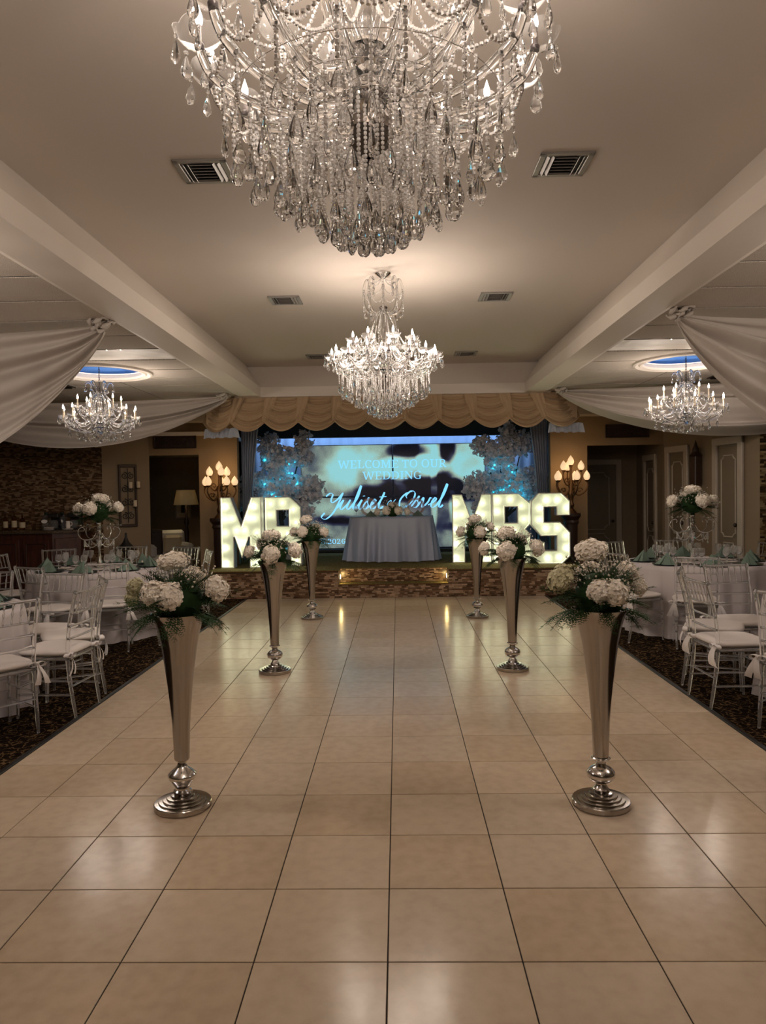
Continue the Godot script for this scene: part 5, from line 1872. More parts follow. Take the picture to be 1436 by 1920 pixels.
func goblet(label: String, at: Vector3, group: String) -> void:
	if goblet_mesh == null:
		goblet_mesh = mb().lathe([Vector2(0, 0), Vector2(0.033, 0.0), Vector2(0.033, 0.003), Vector2(0.006, 0.010), Vector2(0.005, 0.075), Vector2(0.014, 0.085), Vector2(0.034, 0.11), Vector2(0.037, 0.14), Vector2(0.031, 0.178), Vector2(0.0295, 0.178), Vector2(0.0355, 0.14), Vector2(0.0325, 0.112), Vector2(0.012, 0.09), Vector2(0, 0.088)], 20).mesh()
	var o := obj("wine_glass", goblet_mesh, M.acrylic)
	o.position = at
	tag(o, label, "glass", group)


func cloth_round(r: float, h: float, seed_: int) -> ArrayMesh:
	var rg := RandomNumberGenerator.new()
	rg.seed = seed_
	var ph := [rg.randf() * TAU, rg.randf() * TAU, rg.randf() * TAU]
	var rows := []
	for k in 7:
		var row := []
		var q := r * k / 6.0
		for i in 160:
			var a := TAU * i / 160
			row.append(Vector3(cos(a) * q, h, sin(a) * q))
		rows.append(row)
	for j in 17:
		var f := (j + 1) / 17.0
		var row := []
		for i in 160:
			var a := TAU * i / 160
			var fold := (sin(a * 16 + ph[0] + 1.5 * sin(a * 2)) * 0.6 + sin(a * 27 + ph[1]) * 0.4) * 0.045 * pow(f, 0.8)
			var q := r + 0.006 + 0.055 * f + fold
			row.append(Vector3(cos(a) * q, h - 0.004 - (h - 0.012) * f, sin(a) * q))
		rows.append(row)
	return mb().sheet(rows, true, true).mesh()


func pillow(m: Mb, s: Vector3, at: Vector3) -> void:
	# softly rounded cushion
	var rows := []
	for j in 9:
		var v := -PI / 2 + PI * j / 8
		var row := []
		for i in 28:
			var a := TAU * i / 28
			var e := 4.5
			var rr := pow(pow(absf(cos(a)), e) + pow(absf(sin(a)), e), -1.0 / e)
			var q := pow(cos(v), 0.35) if absf(j - 4) < 4 else 0.0
			row.append(at + Vector3(cos(a) * rr * s.x / 2 * q, signf(sin(v)) * pow(absf(sin(v)), 0.8) * s.y / 2, sin(a) * rr * s.z / 2 * q))
		rows.append(row)
	var p := PackedVector3Array()
	var q2 := PackedInt32Array()
	for row in rows:
		p.append_array(PackedVector3Array(row))
	for j in 8:
		for i in 28:
			var i2 := (i + 1) % 28
			q2.append_array(PackedInt32Array([j * 28 + i, j * 28 + i2, j * 28 + 28 + i2, j * 28 + i, j * 28 + 28 + i2, j * 28 + 28 + i]))
	m.add(p, q2, 1, true)


func make_chair(label: String) -> Node3D:
	# clear resin ballroom chair facing +z
	var c := thing("ballroom_chair", label, "chair", Vector3.ZERO, 0.0, "clear ballroom chairs round the guest tables")
	c.set_meta("called", "ballroom_chair")
	for s in [-1, 1]:
		var pts := curve([Vector3(s * 0.185, 0, -0.235), Vector3(s * 0.19, 0.25, -0.20), Vector3(s * 0.19, 0.44, -0.185), Vector3(s * 0.192, 0.68, -0.205), Vector3(s * 0.195, 0.92, -0.262)], 30)
		var rad := []
		for k in 31:
			var y: float = pts[k].y
			var r := 0.0135
			for yy in [0.28, 0.42, 0.75, 0.90]:
				if absf(y - yy) < 0.016:
					r = 0.0165
			rad.append(r if y > 0.1 else 0.010 + 0.035 * y)
		obj("back_post", mb().tube(pts, rad, 10), M.acrylic, c)
		var fl := []
		var fr := []
		for k in 17:
			var y := 0.44 * k / 16
			fl.append(Vector3(s * (0.195 - 0.01 * y), y, 0.195 - 0.03 * y))
			fr.append(0.010 + 0.0045 * k / 16.0 + (0.003 if k in [6, 10, 15] else 0.0))
		obj("leg", mb().tube(fl, fr, 10), M.acrylic, c)
	var rail := func(y: float, z: float, r: float) -> Array: return [Vector3(-0.19, y, z), Vector3(-0.1, y, z - 0.008), Vector3(0, y, z - 0.011), Vector3(0.1, y, z - 0.008), Vector3(0.19, y, z)]
	for q in [[0.905, -0.258, 0.011], [0.755, -0.222, 0.0085], [0.665, -0.203, 0.0085], [0.575, -0.194, 0.0085]]:
		obj("back_rail", mb().tube(rail.call(q[0], q[1], q[2]), q[2], 8), M.acrylic, c)
	for k in 6:
		var x := -0.14 + 0.056 * k
		var sp := []
		var sr := []
		for j in 9:
			sp.append(Vector3(x, 0.757 + 0.146 * j / 8, -0.230 - 0.036 * j / 8))
			sr.append([0.005, 0.007, 0.005, 0.005, 0.008, 0.005, 0.005, 0.007, 0.005][j])
		obj("spindle", mb().tube(sp, sr, 6), M.acrylic, c)
	var fr2 := mb()
	fr2.tube([Vector3(-0.19, 0.43, 0.182), Vector3(0.19, 0.43, 0.182)], 0.015, 8)
	fr2.tube([Vector3(-0.19, 0.43, -0.185), Vector3(0.19, 0.43, -0.185)], 0.015, 8)
	for s in [-1, 1]:
		fr2.tube([Vector3(s * 0.19, 0.43, -0.185), Vector3(s * 0.19, 0.43, 0.182)], 0.015, 8)
	fr2.box(Vector3(0.36, 0.012, 0.35), Vector3(0, 0.436, 0), 0.004)
	obj("seat_frame", fr2, M.acrylic, c)
	for q in [[Vector3(-0.19, 0.17, -0.21), Vector3(-0.192, 0.17, 0.19)], [Vector3(0.19, 0.17, -0.21), Vector3(0.192, 0.17, 0.19)], [Vector3(-0.19, 0.27, -0.20), Vector3(-0.192, 0.27, 0.187)], [Vector3(0.19, 0.27, -0.20), Vector3(0.192, 0.27, 0.187)], [Vector3(-0.19, 0.22, 0.188), Vector3(0.19, 0.22, 0.188)], [Vector3(-0.19, 0.30, 0.187), Vector3(0.19, 0.30, 0.187)], [Vector3(-0.188, 0.23, -0.205), Vector3(0.188, 0.23, -0.205)]]:
		obj("stretcher", mb().tube(q, 0.0085, 8), M.acrylic, c)
	var cu := mb()
	pillow(cu, Vector3(0.43, 0.052, 0.43), Vector3(0, 0.470, 0.005))
	obj("cushion", cu, M.cushion, c)
	for s in [-1, 1]:
		# ribbon tie: knot, two loops and two tails round the back post
		var rb := mb()
		rb.ball(0.018, Vector3(s * 0.20, 0.462, -0.205), 8)
		for d in [-1, 1]:
			var tail := []
			var loop_ := []
			for j in 9:
				var t := j / 8.0
				var w := 0.011 + 0.012 * t
				var y := 0.46 - 0.14 * t
				var x: float = s * (0.205 + 0.02 * t) + d * 0.035 * t
				var z := -0.21 - 0.03 * sin(t * 2.5)
				tail.append([Vector3(x - w, y, z), Vector3(x + w, y + 0.01, z - 0.01)])
				var a := t * TAU
				loop_.append([Vector3(s * 0.20 + d * 0.03 * (1 - cos(a)), 0.462 + 0.016 * sin(a), -0.215 - 0.012), Vector3(s * 0.20 + d * 0.03 * (1 - cos(a)), 0.462 + 0.016 * sin(a), -0.190)])
			rb.sheet(tail)
			rb.sheet(loop_)
		obj("ribbon_tie", rb, M.ribbon, c)
	return c


func candelabrum(label: String, at: Vector3, turn: float) -> void:
	var c := thing("candelabrum", label, "candelabrum", at, turn, "silver candelabra on the farther tables")
	obj("stem", mb().lathe([Vector2(0, 0), Vector2(0.062, 0.0), Vector2(0.060, 0.006), Vector2(0.035, 0.03), Vector2(0.020, 0.08), Vector2(0.013, 0.16), Vector2(0.013, 0.21), Vector2(0.024, 0.26), Vector2(0.040, 0.31), Vector2(0.045, 0.325), Vector2(0.03, 0.335), Vector2(0.042, 0.35), Vector2(0.042, 0.368), Vector2(0.025, 0.38), Vector2(0.022, 0.42), Vector2(0.034, 0.44), Vector2(0.022, 0.46), Vector2(0.02, 0.50), Vector2(0.032, 0.52), Vector2(0.022, 0.54), Vector2(0.03, 0.565), Vector2(0.085, 0.575), Vector2(0.085, 0.58), Vector2(0, 0.58)], 32), M.chrome, c)
	for k in 5:
		var a := TAU * k / 5
		var path := rod_path([Vector2(0.035, 0.40), Vector2(0.07, 0.345), Vector2(0.14, 0.325), Vector2(0.21, 0.35), Vector2(0.242, 0.41), Vector2(0.225, 0.46), Vector2(0.185, 0.475), Vector2(0.165, 0.455), Vector2(0.175, 0.435)], 36)
		obj("arm", mb().tube(path, 0.0065, 8), M.chrome, c, rot_y(a))
		obj("drip_pan", mb().lathe([Vector2(0, 0.482), Vector2(0.052, 0.490), Vector2(0.052, 0.494), Vector2(0.018, 0.49), Vector2(0.018, 0.505), Vector2(0, 0.505)], 20), M.chrome, c, Transform3D(Basis(), polar(0.215, 0.0, a)))
		obj("bead_strand", strand_mesh(swag_line(polar(0.17, 0.33, 0), polar(0.17, 0.33, TAU / 5), 0.09), 0.006), M.bead, c, rot_y(a))
		for q in [-0.02, 0.0, 0.02]:
			obj("bead_strand", strand_mesh(drop_line(0.08), 0.005), M.bead, c, Transform3D(Basis(), polar(0.17, 0.325, a + q * 5)))
		hang(c, pendant_mesh(0.05, 0.022), polar(0.17, 0.25, a), 0.5 * k)


const PLACES := ["on the aisle side", "at the back corner nearest the aisle", "at the back", "at the outer back corner", "on the outer side", "at the outer front corner", "at the front", "at the front corner nearest the aisle"]


func guest_table(cx: float, cz: float, name_: String, seed_: int, settings: Array) -> void:
	var t := thing("guest_table", "round guest table hidden under white linen, the %s" % name_, "table", Vector3(cx, 0, cz), 0.0, "round guest tables")
	obj("tabletop", mb().lathe([Vector2(0, 0.725), Vector2(0.75, 0.725), Vector2(0.755, 0.74), Vector2(0.75, 0.752), Vector2(0, 0.752)], 48), M.wood, t)
	for k in 4:
		obj("leg", mb().tube([polar(0.5, 0.0, k * PI / 2 + 0.7), polar(0.42, 0.725, k * PI / 2 + 0.7)], 0.016, 8), M.dark_metal, t)
	var cl := obj("tablecloth", cloth_round(0.762, 0.757, seed_), M.linen)
	cl.position = Vector3(cx, 0, cz)
	tag(cl, "floor-length white cloth over the %s" % name_, "tablecloth", "round tablecloths")
	var side := 1.0 if cx < 0 else -1.0
	for k in settings:
		# place 0 faces the aisle; counted towards the stage
		var a: float = TAU * k / 8.0 + 0.12
		var d := Vector3(cos(a) * side, 0, -sin(a))
		var p := Vector3(cx, 0.761, cz) + d * 0.585
		var w: String = PLACES[k]
		var ch := thing("charger_plate", "dark charger plate %s of the %s" % [w, name_], "plate", p, 0.0, "dark chargers on the guest tables")
		obj("plate", charger_mesh, M.charger, ch)
		napkin("peaked sage napkin %s of the %s" % [w, name_], p + Vector3(0, 0.008, 0), atan2(d.x, d.z), 1.0, "sage napkins on the guest tables")
		goblet("outer stemmed glass %s of the %s" % [w, name_], p - d * 0.17 + Vector3(-d.z, 0, d.x) * 0.13, "glasses on the guest tables")
		goblet("inner stemmed glass %s of the %s" % [w, name_], p - d * 0.20 + Vector3(-d.z, 0, d.x) * 0.05, "glasses on the guest tables")
		var sa := thing("side_plate", "small white side plate %s of the %s" % [w, name_], "plate", p - d * 0.24 - Vector3(-d.z, 0, d.x) * 0.08, 0.0, "white side plates on the guest tables")
		obj("plate", saucer_mesh, M.china, sa)


var charger_mesh: ArrayMesh
var saucer_mesh: ArrayMesh


func build_tables() -> void:
	charger_mesh = mb().lathe([Vector2(0, 0), Vector2(0.11, 0), Vector2(0.155, 0.010), Vector2(0.156, 0.013), Vector2(0.115, 0.006), Vector2(0, 0.006)], 40).mesh()
	saucer_mesh = mb().lathe([Vector2(0, 0), Vector2(0.045, 0), Vector2(0.078, 0.012), Vector2(0.078, 0.014), Vector2(0.045, 0.005), Vector2(0, 0.005)], 28).mesh()
	guest_table(-3.46, -8.45, "far left table", 31, [0, 1, 2, 3, 4, 5, 6, 7])
	guest_table(3.43, -8.30, "far right table", 32, [0, 1, 2, 3, 4, 5, 6, 7])
	guest_table(-3.60, -5.35, "near left table", 33, [0, 1, 7])
	guest_table(3.58, -5.38, "near right table", 34, [0, 1, 7])
	candelabrum("silver candelabrum with crystal garlands on the far left table", Vector3(-3.49, 0.76, -8.55), 0.1)
	candelabrum("silver candelabrum with crystal garlands on the far right table", Vector3(3.42, 0.76, -8.38), 0.5)
	arrangement("white hydrangeas and fern on top of the far left candelabrum", Vector3(-3.49, 1.335, -8.55), 0.0, [[0.02, 0.235, 0.0, 0.10, 0.62], [-0.03, 0.12, 0.16, 0.085, 0.9], [-0.24, 0.11, 0.0, 0.075], [0.24, 0.13, 0.0, 0.07], [0.0, 0.14, -0.2, 0.08]], 0.25, 42, 6, 3, 0.2, 211)
	arrangement("white hydrangeas and fern on top of the far right candelabrum", Vector3(3.42, 1.335, -8.38), 0.0, [[0.0, 0.235, 0.0, 0.09, 0.62], [0.05, 0.11, 0.16, 0.085, 0.9], [-0.23, 0.11, 0.0, 0.075], [0.24, 0.11, 0.0, 0.07], [0.0, 0.14, -0.2, 0.08]], 0.25, 42, 6, 3, 0.2, 212)
	var proto: Node3D
	for q in [
		[-2.69, -4.82, -0.80, -0.60, "nearest chair at the left edge, its back to the viewer"],
		[-2.50, -5.34, -1.0, -0.05, "whole clear chair side-on beside the tiles at the near left table"],
		[-2.62, -5.84, -0.87, 0.5, "clear chair just behind the side-on one at the near left table"],
		[-2.97, -6.12, -0.15, 1.0, "clear chair at the back of the near left table, facing the viewer"],
		[-3.66, -6.16, 0.1, 1.0, "clear chair at the back of the near left table by the picture edge"],
		[-3.44, -7.24, 0.42, -0.91, "clear chair at the front of the far left table, turned to the right"],
		[-4.28, -8.45, 0.93, 0.2, "clear chair on the bar side of the far left table"],
		[-4.06, -8.98, 0.5, 0.86, "clear chair at the back of the far left table in front of the bar"],
		[-3.50, -9.20, 0.05, 1.0, "clear chair at the back of the far left table behind the candelabrum"],
		[-2.93, -9.08, -0.35, 0.94, "clear chair at the back of the far left table before the lounge opening"],
		[-2.62, -8.72, -0.9, 0.4, "clear chair on the aisle side of the far left table, seen past the flowers"],
		[-2.96, -7.52, -0.28, -0.96, "clear chair at the front of the far left table, its back to the viewer"],
		[-2.70, -7.98, -0.86, -0.5, "clear chair on the aisle side of the far left table behind the nearest vase"],
		[2.50, -5.40, 1.0, -0.03, "whole clear chair side-on beside the tiles at the near right table"],
		[2.62, -5.95, 0.9, 0.42, "clear chair just behind the side-on one at the near right table"],
		[2.98, -6.14, 0.12, 1.0, "clear chair at the back of the near right table, facing the viewer"],
		[2.715, -4.80, 0.8, -0.6, "nearest chair at the right edge, its back to the viewer"],
		[3.06, -7.42, 0.3, -0.95, "clear chair at the front of the far right table, its back to the viewer"],
		[2.68, -7.84, 0.93, -0.36, "clear chair on the aisle side of the far right table behind the nearest vase"],
		[2.93, -9.02, 0.35, 0.94, "clear chair at the back of the far right table nearest the stage"],
		[3.56, -9.12, -0.1, 1.0, "clear chair at the back of the far right table behind the candelabrum"],
		[4.16, -8.62, -0.85, 0.5, "clear chair at the back of the far right table nearest the mosaic wall"]]:
		var lab: String = q[4]
		var at := Vector3(q[0], 0.0, q[1])
		var turn := atan2(q[2], q[3])
		for c in [Vector3(-3.46, 0, -8.45), Vector3(3.43, 0, -8.30), Vector3(-3.60, 0, -5.35), Vector3(3.58, 0, -5.38)]:
			var d: float = at.distance_to(c)
			if d < 1.01:
				at = c + (at - c) / d * 1.01
		if proto == null:
			proto = make_chair(lab)
			proto.position = at
			proto.rotation.y = turn
		else:
			dup(proto, at, turn, lab)


# ------------------------------------------------------------------ walls' furnishings
func scroll(m: Mb, at: Vector3, r: float, turns: float, dir: float, start: float) -> void:
	var p := []
	var n := int(turns * 16)
	for k in n + 1:
		var t := float(k) / n
		var a := start + dir * t * turns * TAU
		p.append(at + Vector3(cos(a), sin(a), 0) * r * (1.0 - 0.8 * t))
	m.tube(p, 0.007, 5)


func build_furnishings() -> void:
	# carved plaques over the openings
	for s in [-1, 1]:
		var c := Vector3(-3.66, 2.49, -12.17) if s < 0 else Vector3(3.87, 2.55, -12.17)
		var p := thing("carved_plaque", "dark carved wooden plaque over the %s opening" % ("left" if s < 0 else "right"), "plaque", c)
		obj("panel", mb().box(Vector3(0.70, 0.20, 0.03), Vector3.ZERO, 0.008), M.wood, p)
		var fr := mb()
		for q in [-1, 1]:
			fr.box(Vector3(0.72, 0.02, 0.03), Vector3(0, q * 0.10, 0.015), 0.006)
			fr.box(Vector3(0.02, 0.20, 0.03), Vector3(q * 0.35, 0, 0.015), 0.006)
		obj("border", fr, M.dark_metal, p)
		for k in 6:
			var sc := mb()
			scroll(sc, Vector3(-0.26 + k * 0.105, 0.0, 0.022), 0.065, 1.6, 1.0 if k % 2 else -1.0, k * 1.3)
			obj("carved_scroll", sc, M.dark_metal, p)
	# iron candle panel on the angled left wall
	var d := Vector2(-4.12, -12.2) - Vector2(-4.72, -11.7)
	var ip := thing("iron_candle_panel", "tall scrolled iron wall panel with three candles left of the opening", "wall decor", Vector3(-4.395, 1.60, -11.94), -d.angle())
	var fr := mb()
	for q in [-1, 1]:
		fr.box(Vector3(0.035, 1.00, 0.03), Vector3(q * 0.135, 0, 0), 0.006)
		fr.box(Vector3(0.305, 0.045, 0.03), Vector3(0, q * 0.49, 0), 0.006)
	obj("frame", fr, M.wood, ip)
	var iron := mb()
	for j in 4:
		for q in [-1, 1]:
			scroll(iron, Vector3(q * 0.055, -0.33 + j * 0.22, 0.0), 0.06, 1.5, q, PI / 2)
	iron.tube([Vector3(0, -0.45, 0), Vector3(0, 0.45, 0)], 0.007, 6)
	obj("scrollwork", iron, M.black, ip)
	for q in [[0.02, 0.12], [0.15, 0.13], [0.09, -0.18]]:
		obj("candle", mb().lathe([Vector2(0, 0), Vector2(0.03, 0), Vector2(0.03, 0.10), Vector2(0.024, 0.104), Vector2(0, 0.098)], 14), M.ivory, ip, Transform3D(Basis(), Vector3(q[0], q[1], 0.07)))
		obj("candle_cup", mb().lathe([Vector2(0, -0.015), Vector2(0.04, -0.008), Vector2(0.042, 0.0), Vector2(0, 0.0)], 14), M.black, ip, Transform3D(Basis(), Vector3(q[0], q[1], 0.07)))
	# bar cabinet with angled end
	var b := thing("bar_cabinet", "dark cherry bar cabinet with an angled end along the left mosaic wall", "cabinet", Vector3(0, 0, 0))
	var body := PackedVector2Array([Vector2(-6.7, 11.68), Vector2(-6.7, 11.05), Vector2(-5.25, 11.05), Vector2(-4.92, 11.30), Vector2(-4.92, 11.68)])
	var lay := Transform3D(Basis(Vector3(1, 0, 0), Vector3(0, 0, -1), Vector3(0, 1, 0)), Vector3.ZERO)
	obj("body", mb().prism(body, 0.0, 1.04, lay), M.cherry, b)
	for k in 3:
		var dr := mb()
		dr.box(Vector3(0.40, 0.80, 0.02), Vector3(-5.50 - 0.46 * k, 0.55, -11.04), 0.006)
		obj("door", dr, M.cherry, b)
		var mo := mb()
		for q in [-1, 1]:
			mo.box(Vector3(0.30, 0.015, 0.02), Vector3(-5.50 - 0.46 * k, 0.55 + q * 0.33, -11.03), 0.004)
			mo.box(Vector3(0.015, 0.66, 0.02), Vector3(-5.50 - 0.46 * k + q * 0.15, 0.55, -11.03), 0.004)
		obj("moulding", mo, M.wood, b)
	obj("door", mb().box(Vector3(0.34, 0.82, 0.02), Vector3.ZERO, 0.006), M.cherry, b, Transform3D(Basis(Vector3.UP, 0.65), Vector3(-5.083, 0.55, -11.165)))
	var tp := PackedVector2Array([Vector2(-6.8, 11.69), Vector2(-6.8, 11.0), Vector2(-5.22, 11.0), Vector2(-4.86, 11.27), Vector2(-4.86, 11.69)])
	var ct := obj("countertop", mb().prism(tp, 1.04, 1.08, lay), M.granite)
	tag(ct, "speckled brown granite top on the bar cabinet", "countertop")
	var cy := 1.08
	for q in [[-6.03, 0.30, 0.040, "clear liquor bottle with a cream label at the left of the bar"], [-5.90, 0.25, 0.044, "short square-shouldered bottle with a pale label on the bar"], [-6.17, 0.28, 0.036, "tall dark bottle at the picture's edge on the bar"]]:
		var bo := thing("liquor_bottle", q[3], "bottle", Vector3(q[0], cy, -11.42), 0.0, "bottles on the bar")
		var r: float = q[2]
		var h: float = q[1]
		obj("bottle_body", mb().lathe([Vector2(0, 0), Vector2(r, 0), Vector2(r, h * 0.6), Vector2(r * 0.75, h * 0.7), Vector2(0.013, h * 0.78), Vector2(0.013, h * 0.95), Vector2(0, h * 0.95)], 18), M.amber, bo)
		obj("bottle_label", mb().lathe([Vector2(r + 0.001, h * 0.15), Vector2(r + 0.001, h * 0.5)], 18), M.paper, bo)
		obj("cap", mb().lathe([Vector2(0, h * 0.93), Vector2(0.016, h * 0.93), Vector2(0.016, h), Vector2(0, h)], 12), M.dark_metal, bo)
	for q in [[-5.55, "left"], [-5.30, "right"]]:
		var w := thing("water_dispenser", "bluish dispenser bottle with a white oval label, %s of two on the bar" % q[1], "bottle", Vector3(q[0] + 0.0, cy, -11.5), 0.0, "dispensers on the bar")
		obj("bottle_body", mb().lathe([Vector2(0, 0), Vector2(0.07, 0), Vector2(0.075, 0.02), Vector2(0.075, 0.17), Vector2(0.05, 0.22), Vector2(0.03, 0.24), Vector2(0, 0.24)], 20), M.acrylic, w)
		obj("cap", mb().lathe([Vector2(0, 0.235), Vector2(0.032, 0.235), Vector2(0.032, 0.27), Vector2(0, 0.27)], 14), M.charger, w)
		obj("bottle_label", mb().lathe([Vector2(0, 0), Vector2(0.05, 0.0), Vector2(0.046, 0.006), Vector2(0, 0.006)], 20, Transform3D(Basis(Vector3(1, 0, 0), PI / 2) * Basis.from_scale(Vector3(1, 1, 0.62)), Vector3(0, 0.13, 0.076))), M.white, w)
	for q in [[-5.36, "left"], [-5.05, "right"]]:
		var e := thing("coffee_maker", "black drip coffee maker, %s one on the bar" % q[1], "appliance", Vector3(q[0], cy, -11.4), 0.0, "coffee makers on the bar")
		obj("housing", mb().box(Vector3(0.17, 0.26, 0.10), Vector3(0, 0.13, -0.06), 0.012), M.black, e)
		obj("water_tank", mb().box(Vector3(0.17, 0.07, 0.20), Vector3(0, 0.225, 0.0), 0.012), M.black, e)
		obj("warming_plate", mb().box(Vector3(0.17, 0.025, 0.22), Vector3(0, 0.0125, 0.0), 0.006), M.black, e)
		obj("carafe", mb().lathe([Vector2(0, 0.028), Vector2(0.055, 0.028), Vector2(0.066, 0.06), Vector2(0.06, 0.12), Vector2(0.045, 0.15), Vector2(0, 0.15)], 20, Transform3D(Basis(), Vector3(0, 0, 0.04))), M.acrylic, e)
		obj("carafe_handle", mb().tube(curve([Vector3(0.06, 0.14, 0.04), Vector3(0.10, 0.13, 0.04), Vector3(0.105, 0.09, 0.04), Vector3(0.066, 0.06, 0.04)], 10), 0.008, 6), M.black, e)
	for q in [[-5.36, 4, "left"], [-5.06, 2, "right"]]:
		for k in q[1]:
			var pl := thing("saucer", "white saucer, %s in the %s stack before the coffee makers" % [(["lowest", "second from the bottom", "third from the bottom", "topmost"] if q[1] == 4 else ["lower", "upper"])[k], q[2]], "plate", Vector3(q[0], cy + 0.012 * k, -11.18), 0.0, "saucers stacked on the bar, %s stack" % q[2])
			obj("plate", saucer_mesh, M.china, pl)
	var mug := thing("milk_jug", "white jug on the right stack of saucers on the bar", "jug", Vector3(-5.06, cy + 0.03, -11.18))
	obj("body", mb().lathe([Vector2(0, 0), Vector2(0.032, 0), Vector2(0.036, 0.05), Vector2(0.028, 0.09), Vector2(0.033, 0.11), Vector2(0.030, 0.11), Vector2(0, 0.09)], 18), M.china, mug)
	obj("handle", mb().tube(curve([Vector3(0.03, 0.095, 0), Vector3(0.06, 0.09, 0), Vector3(0.06, 0.05, 0), Vector3(0.034, 0.03, 0)], 10), 0.006, 6), M.china, mug)
	var wb := thing("wine_bottle", "dark bottle with a wide base standing against the angled left wall", "bottle", Vector3(-4.30, 0.0, -11.55))
	obj("stand", mb().lathe([Vector2(0, 0), Vector2(0.2, 0), Vector2(0.2, 0.02), Vector2(0.05, 0.05), Vector2(0.04, 0.70), Vector2(0.16, 0.73), Vector2(0.16, 0.75), Vector2(0, 0.75)], 20), M.wood, wb)
	obj("bottle_body", mb().lathe([Vector2(0, 0.75), Vector2(0.09, 0.75), Vector2(0.11, 0.79), Vector2(0.05, 0.86), Vector2(0.02, 0.93), Vector2(0.018, 1.0), Vector2(0, 1.01)], 20), M.black, wb)
	# dark lantern on the right angled wall
	var dd := (Vector2(4.93, -9.9) - Vector2(4.48, -12.2)).normalized()
	var lp := Vector2(4.48, -12.2) + dd * 1.02
	var la := thing("wall_lantern", "slim dark pointed lantern on the right wall between two doors", "lantern", Vector3(lp.x, 1.62, lp.y), -dd.angle())
	obj("lantern_body", mb().box(Vector3(0.16, 0.46, 0.12), Vector3(0, 0.23, 0.08), 0.015), M.wood, la)
	obj("lantern_roof", mb().lathe([Vector2(0, 0.70), Vector2(0.015, 0.66), Vector2(0.03, 0.60), Vector2(0.05, 0.56), Vector2(0.05, 0.52), Vector2(0.10, 0.46), Vector2(0, 0.46)], 10, Transform3D(Basis(), Vector3(0, 0, 0.08))), M.wood, la)
	# lounge things seen through the left opening
	var fl := thing("floor_lamp", "floor lamp with a pleated cream shade in the lounge", "lamp", Vector3(-4.24, 0, -14.7))
	obj("base", mb().lathe([Vector2(0, 0), Vector2(0.15, 0), Vector2(0.15, 0.03), Vector2(0.05, 0.08), Vector2(0.03, 0.2), Vector2(0.055, 0.35), Vector2(0.03, 0.5), Vector2(0.05, 0.85), Vector2(0.03, 0.95), Vector2(0.055, 1.05), Vector2(0.025, 1.15), Vector2(0.015, 1.45), Vector2(0, 1.45)], 20), M.wood, fl)
	obj("lamp_shade", mb().lathe([Vector2(0.18, 1.70), Vector2(0.17, 1.70), Vector2(0.235, 1.40), Vector2(0.245, 1.40), Vector2(0.18, 1.70)], 40, Transform3D(), false, 0.015, 20), M.lamp_cloth, fl)
	var bb := obj("bulb", mb().ball(0.03, Vector3(0, 1.55, 0), 10), M.shade, fl)
	omni(bb, Vector3(0, 1.55, 0), 0.08, Color(1.0, 0.90, 0.72), 0.025)
	var pf := thing("framed_picture", "small pale framed picture on the lounge wall", "picture", Vector3(-4.68, 1.30, -15.98))
	obj("frame", mb().box(Vector3(0.34, 0.44, 0.03), Vector3.ZERO, 0.006), M.white_trim, pf)
	obj("mount", mb().box(Vector3(0.28, 0.38, 0.01), Vector3(0, 0, 0.016)), M.ivory, pf)
	obj("print", mb().box(Vector3(0.08, 0.18, 0.01), Vector3(0, 0, 0.02)), M.wood, pf)
	var so := thing("armchair", "white armchair with a dark throw in the lounge", "armchair", Vector3(-4.50, 0, -14.3), 0.5)
	obj("seat", mb().box(Vector3(0.80, 0.42, 0.75), Vector3(0, 0.21, 0), 0.06), M.white, so)
	obj("backrest", mb().box(Vector3(0.80, 0.55, 0.16), Vector3(0, 0.62, -0.34), 0.06), M.white, so)
	for q in [-1, 1]:
		obj("armrest", mb().box(Vector3(0.16, 0.26, 0.75), Vector3(q * 0.36, 0.52, 0), 0.05), M.white, so)
	obj("cushion", mb().box(Vector3(0.36, 0.36, 0.12), Vector3(0.12, 0.62, -0.16), 0.05), M.ivory, so)
	var th := obj("throw_blanket", mb().box(Vector3(0.24, 0.58, 0.19), Vector3(0.0, 0.0, 0.0), 0.03), M.wood)
	th.transform = Transform3D(Basis(Vector3.UP, 0.5), Vector3(-4.79, 0.64, -14.44))
	tag(th, "dark throw hung over the back of the lounge armchair", "blanket")
	var hp := thing("house_plant", "dark broad-leaved plant at the left side of the lounge opening", "plant", Vector3(-4.78, 0, -13.3))
	obj("pot", mb().lathe([Vector2(0, 0), Vector2(0.13, 0), Vector2(0.17, 0.3), Vector2(0, 0.28)], 18), M.wood, hp)
	obj("stem", mb().tube([Vector3(0, 0.28, 0), Vector3(0.03, 1.0, 0), Vector3(0.05, 1.75, 0)], 0.015, 6), M.stem, hp)
	for k in 14:
		var an := k * 2.4
		var bs := Basis(Vector3.UP, an) * Basis(Vector3(0, 0, 1), rnd(-0.4, 0.5))
		obj("leaf", leaf_mesh, M.leaf, hp, Transform3D(bs.scaled_local(Vector3.ONE * rnd(0.26, 0.36)), Vector3(0.04, 0.9 + k * 0.065, 0)))


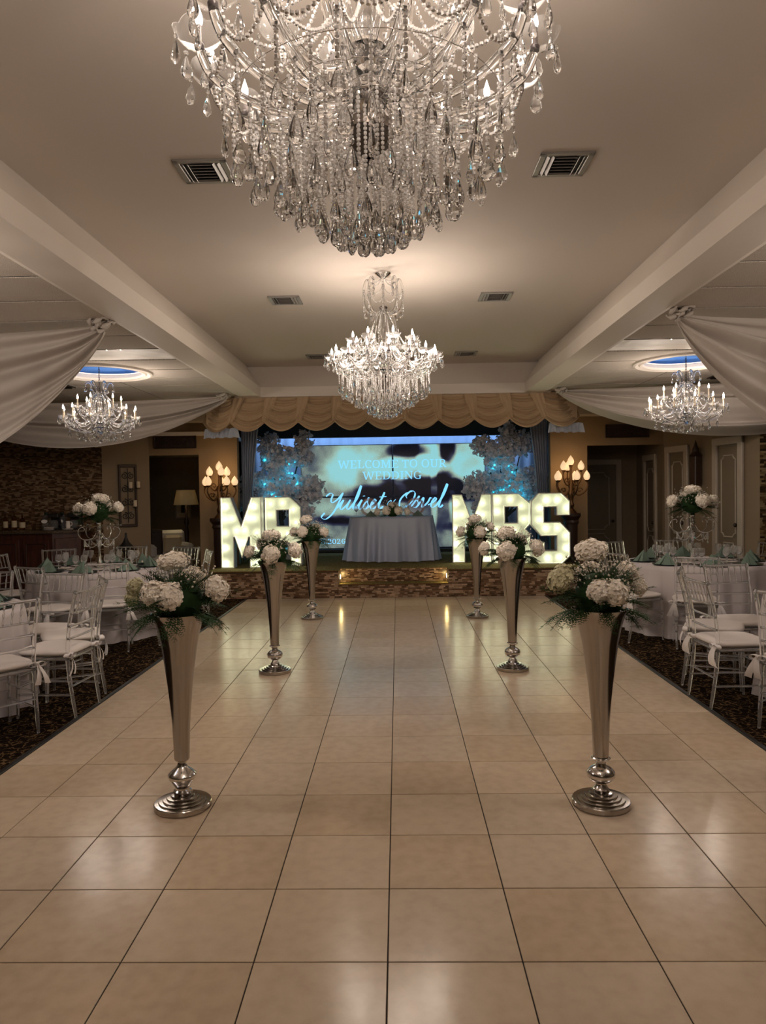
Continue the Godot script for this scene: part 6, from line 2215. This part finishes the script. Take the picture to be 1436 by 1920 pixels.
func _ready() -> void:
	rng.seed = 7
	sky_and_camera()
	materials()
	M.cove = glow(Color(1.0, 0.86, 0.70), 1.6)
	M.lamp_cloth = mat(lin(0.80, 0.73, 0.55), 0.8)
	M.lamp_cloth.backlight_enabled = true
	M.lamp_cloth.backlight = Color(0.5, 0.47, 0.4)
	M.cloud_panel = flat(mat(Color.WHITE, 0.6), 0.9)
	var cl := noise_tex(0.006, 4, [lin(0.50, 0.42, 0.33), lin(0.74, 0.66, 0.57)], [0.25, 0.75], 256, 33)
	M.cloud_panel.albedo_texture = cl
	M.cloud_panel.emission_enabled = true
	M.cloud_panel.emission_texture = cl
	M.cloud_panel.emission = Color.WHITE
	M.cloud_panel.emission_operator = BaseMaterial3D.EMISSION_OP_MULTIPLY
	M.cloud_panel.emission_energy_multiplier = 0.26  # reflected chandelier light put in as an even glow
	flat(M.sky_paint, 0.8)
	M.sky_paint.albedo_texture = noise_tex(0.008, 4, [lin(0.07, 0.22, 0.60), lin(0.10, 0.28, 0.66), lin(0.36, 0.50, 0.74)], [0.2, 0.6, 0.95], 256, 35)
	build_floor()
	build_ceiling()
	build_walls()
	build_stage()
	build_valance()
	build_drapes()
	flower_meshes()
	build_chandeliers()
	build_vases()
	build_screen()
	build_letters()
	blossom_tree("white blossom tree on the left of the stage, lit cyan from within", Vector3(-2.02, 0.42, -13.0), 5, [[0, 1.25, 0, 0.42, 700, 0.8], [-0.05, 1.75, 0.05, 0.30, 420, 1.0], [-0.22, 2.05, 0.0, 0.20, 200, 1.2], [0.35, 1.85, 0, 0.25, 240, 0.9], [0.42, 2.12, 0, 0.18, 130, 1.0], [-0.48, 1.35, 0.05, 0.28, 300, 0.9], [-0.66, 1.05, 0.05, 0.22, 200, 0.9], [0.50, 1.25, 0.05, 0.30, 320, 0.9], [-0.30, 0.95, 0.1, 0.28, 260, 0.8], [0.35, 0.85, 0.05, 0.26, 240, 0.8]])
	blossom_tree("white blossom tree on the right of the stage, lit cyan from within", Vector3(1.98, 0.42, -13.0), 6, [[0, 1.30, 0, 0.45, 760, 0.8], [-0.12, 1.80, 0.05, 0.30, 420, 1.0], [0.05, 2.15, 0.0, 0.17, 150, 1.5], [0.30, 2.00, 0, 0.24, 230, 1.1], [-0.42, 1.98, 0, 0.20, 170, 1.0], [-0.50, 1.25, 0.05, 0.30, 310, 0.9], [0.50, 1.35, 0.05, 0.30, 320, 0.9], [0.66, 1.10, 0.05, 0.22, 200, 0.9], [-0.35, 0.90, 0.1, 0.28, 260, 0.8], [0.40, 0.92, 0.05, 0.26, 240, 0.8]])
	for s in [-1, 1]:
		var ul := thing("uplight", "small cyan uplight on the %s side of the stage behind the letters" % ("left" if s < 0 else "right"), "lamp", Vector3(s * 2.0 - 0.02, 0.425, -12.75))
		obj("lamp_body", mb().lathe([Vector2(0, 0), Vector2(0.09, 0), Vector2(0.09, 0.14), Vector2(0.075, 0.16), Vector2(0, 0.15)], 20), M.black, ul)
		var le := obj("lamp_lens", mb().lathe([Vector2(0, 0.15), Vector2(0.07, 0.155), Vector2(0.06, 0.19), Vector2(0, 0.20)], 20), M.cyan, ul)
		omni(le, Vector3(0, 0.178, 0), 0.04, Color(0.08, 0.72, 0.85), 0.02)
	torch_lamp("bronze torch lamp with flame-shaped glass shades left of the stage", Vector3(-2.86, 0.0, -11.88), 0.2)
	torch_lamp("bronze torch lamp with flame-shaped glass shades right of the stage", Vector3(2.87, 0.0, -11.88), 0.9)
	build_head_table()
	build_tables()
	build_furnishings()
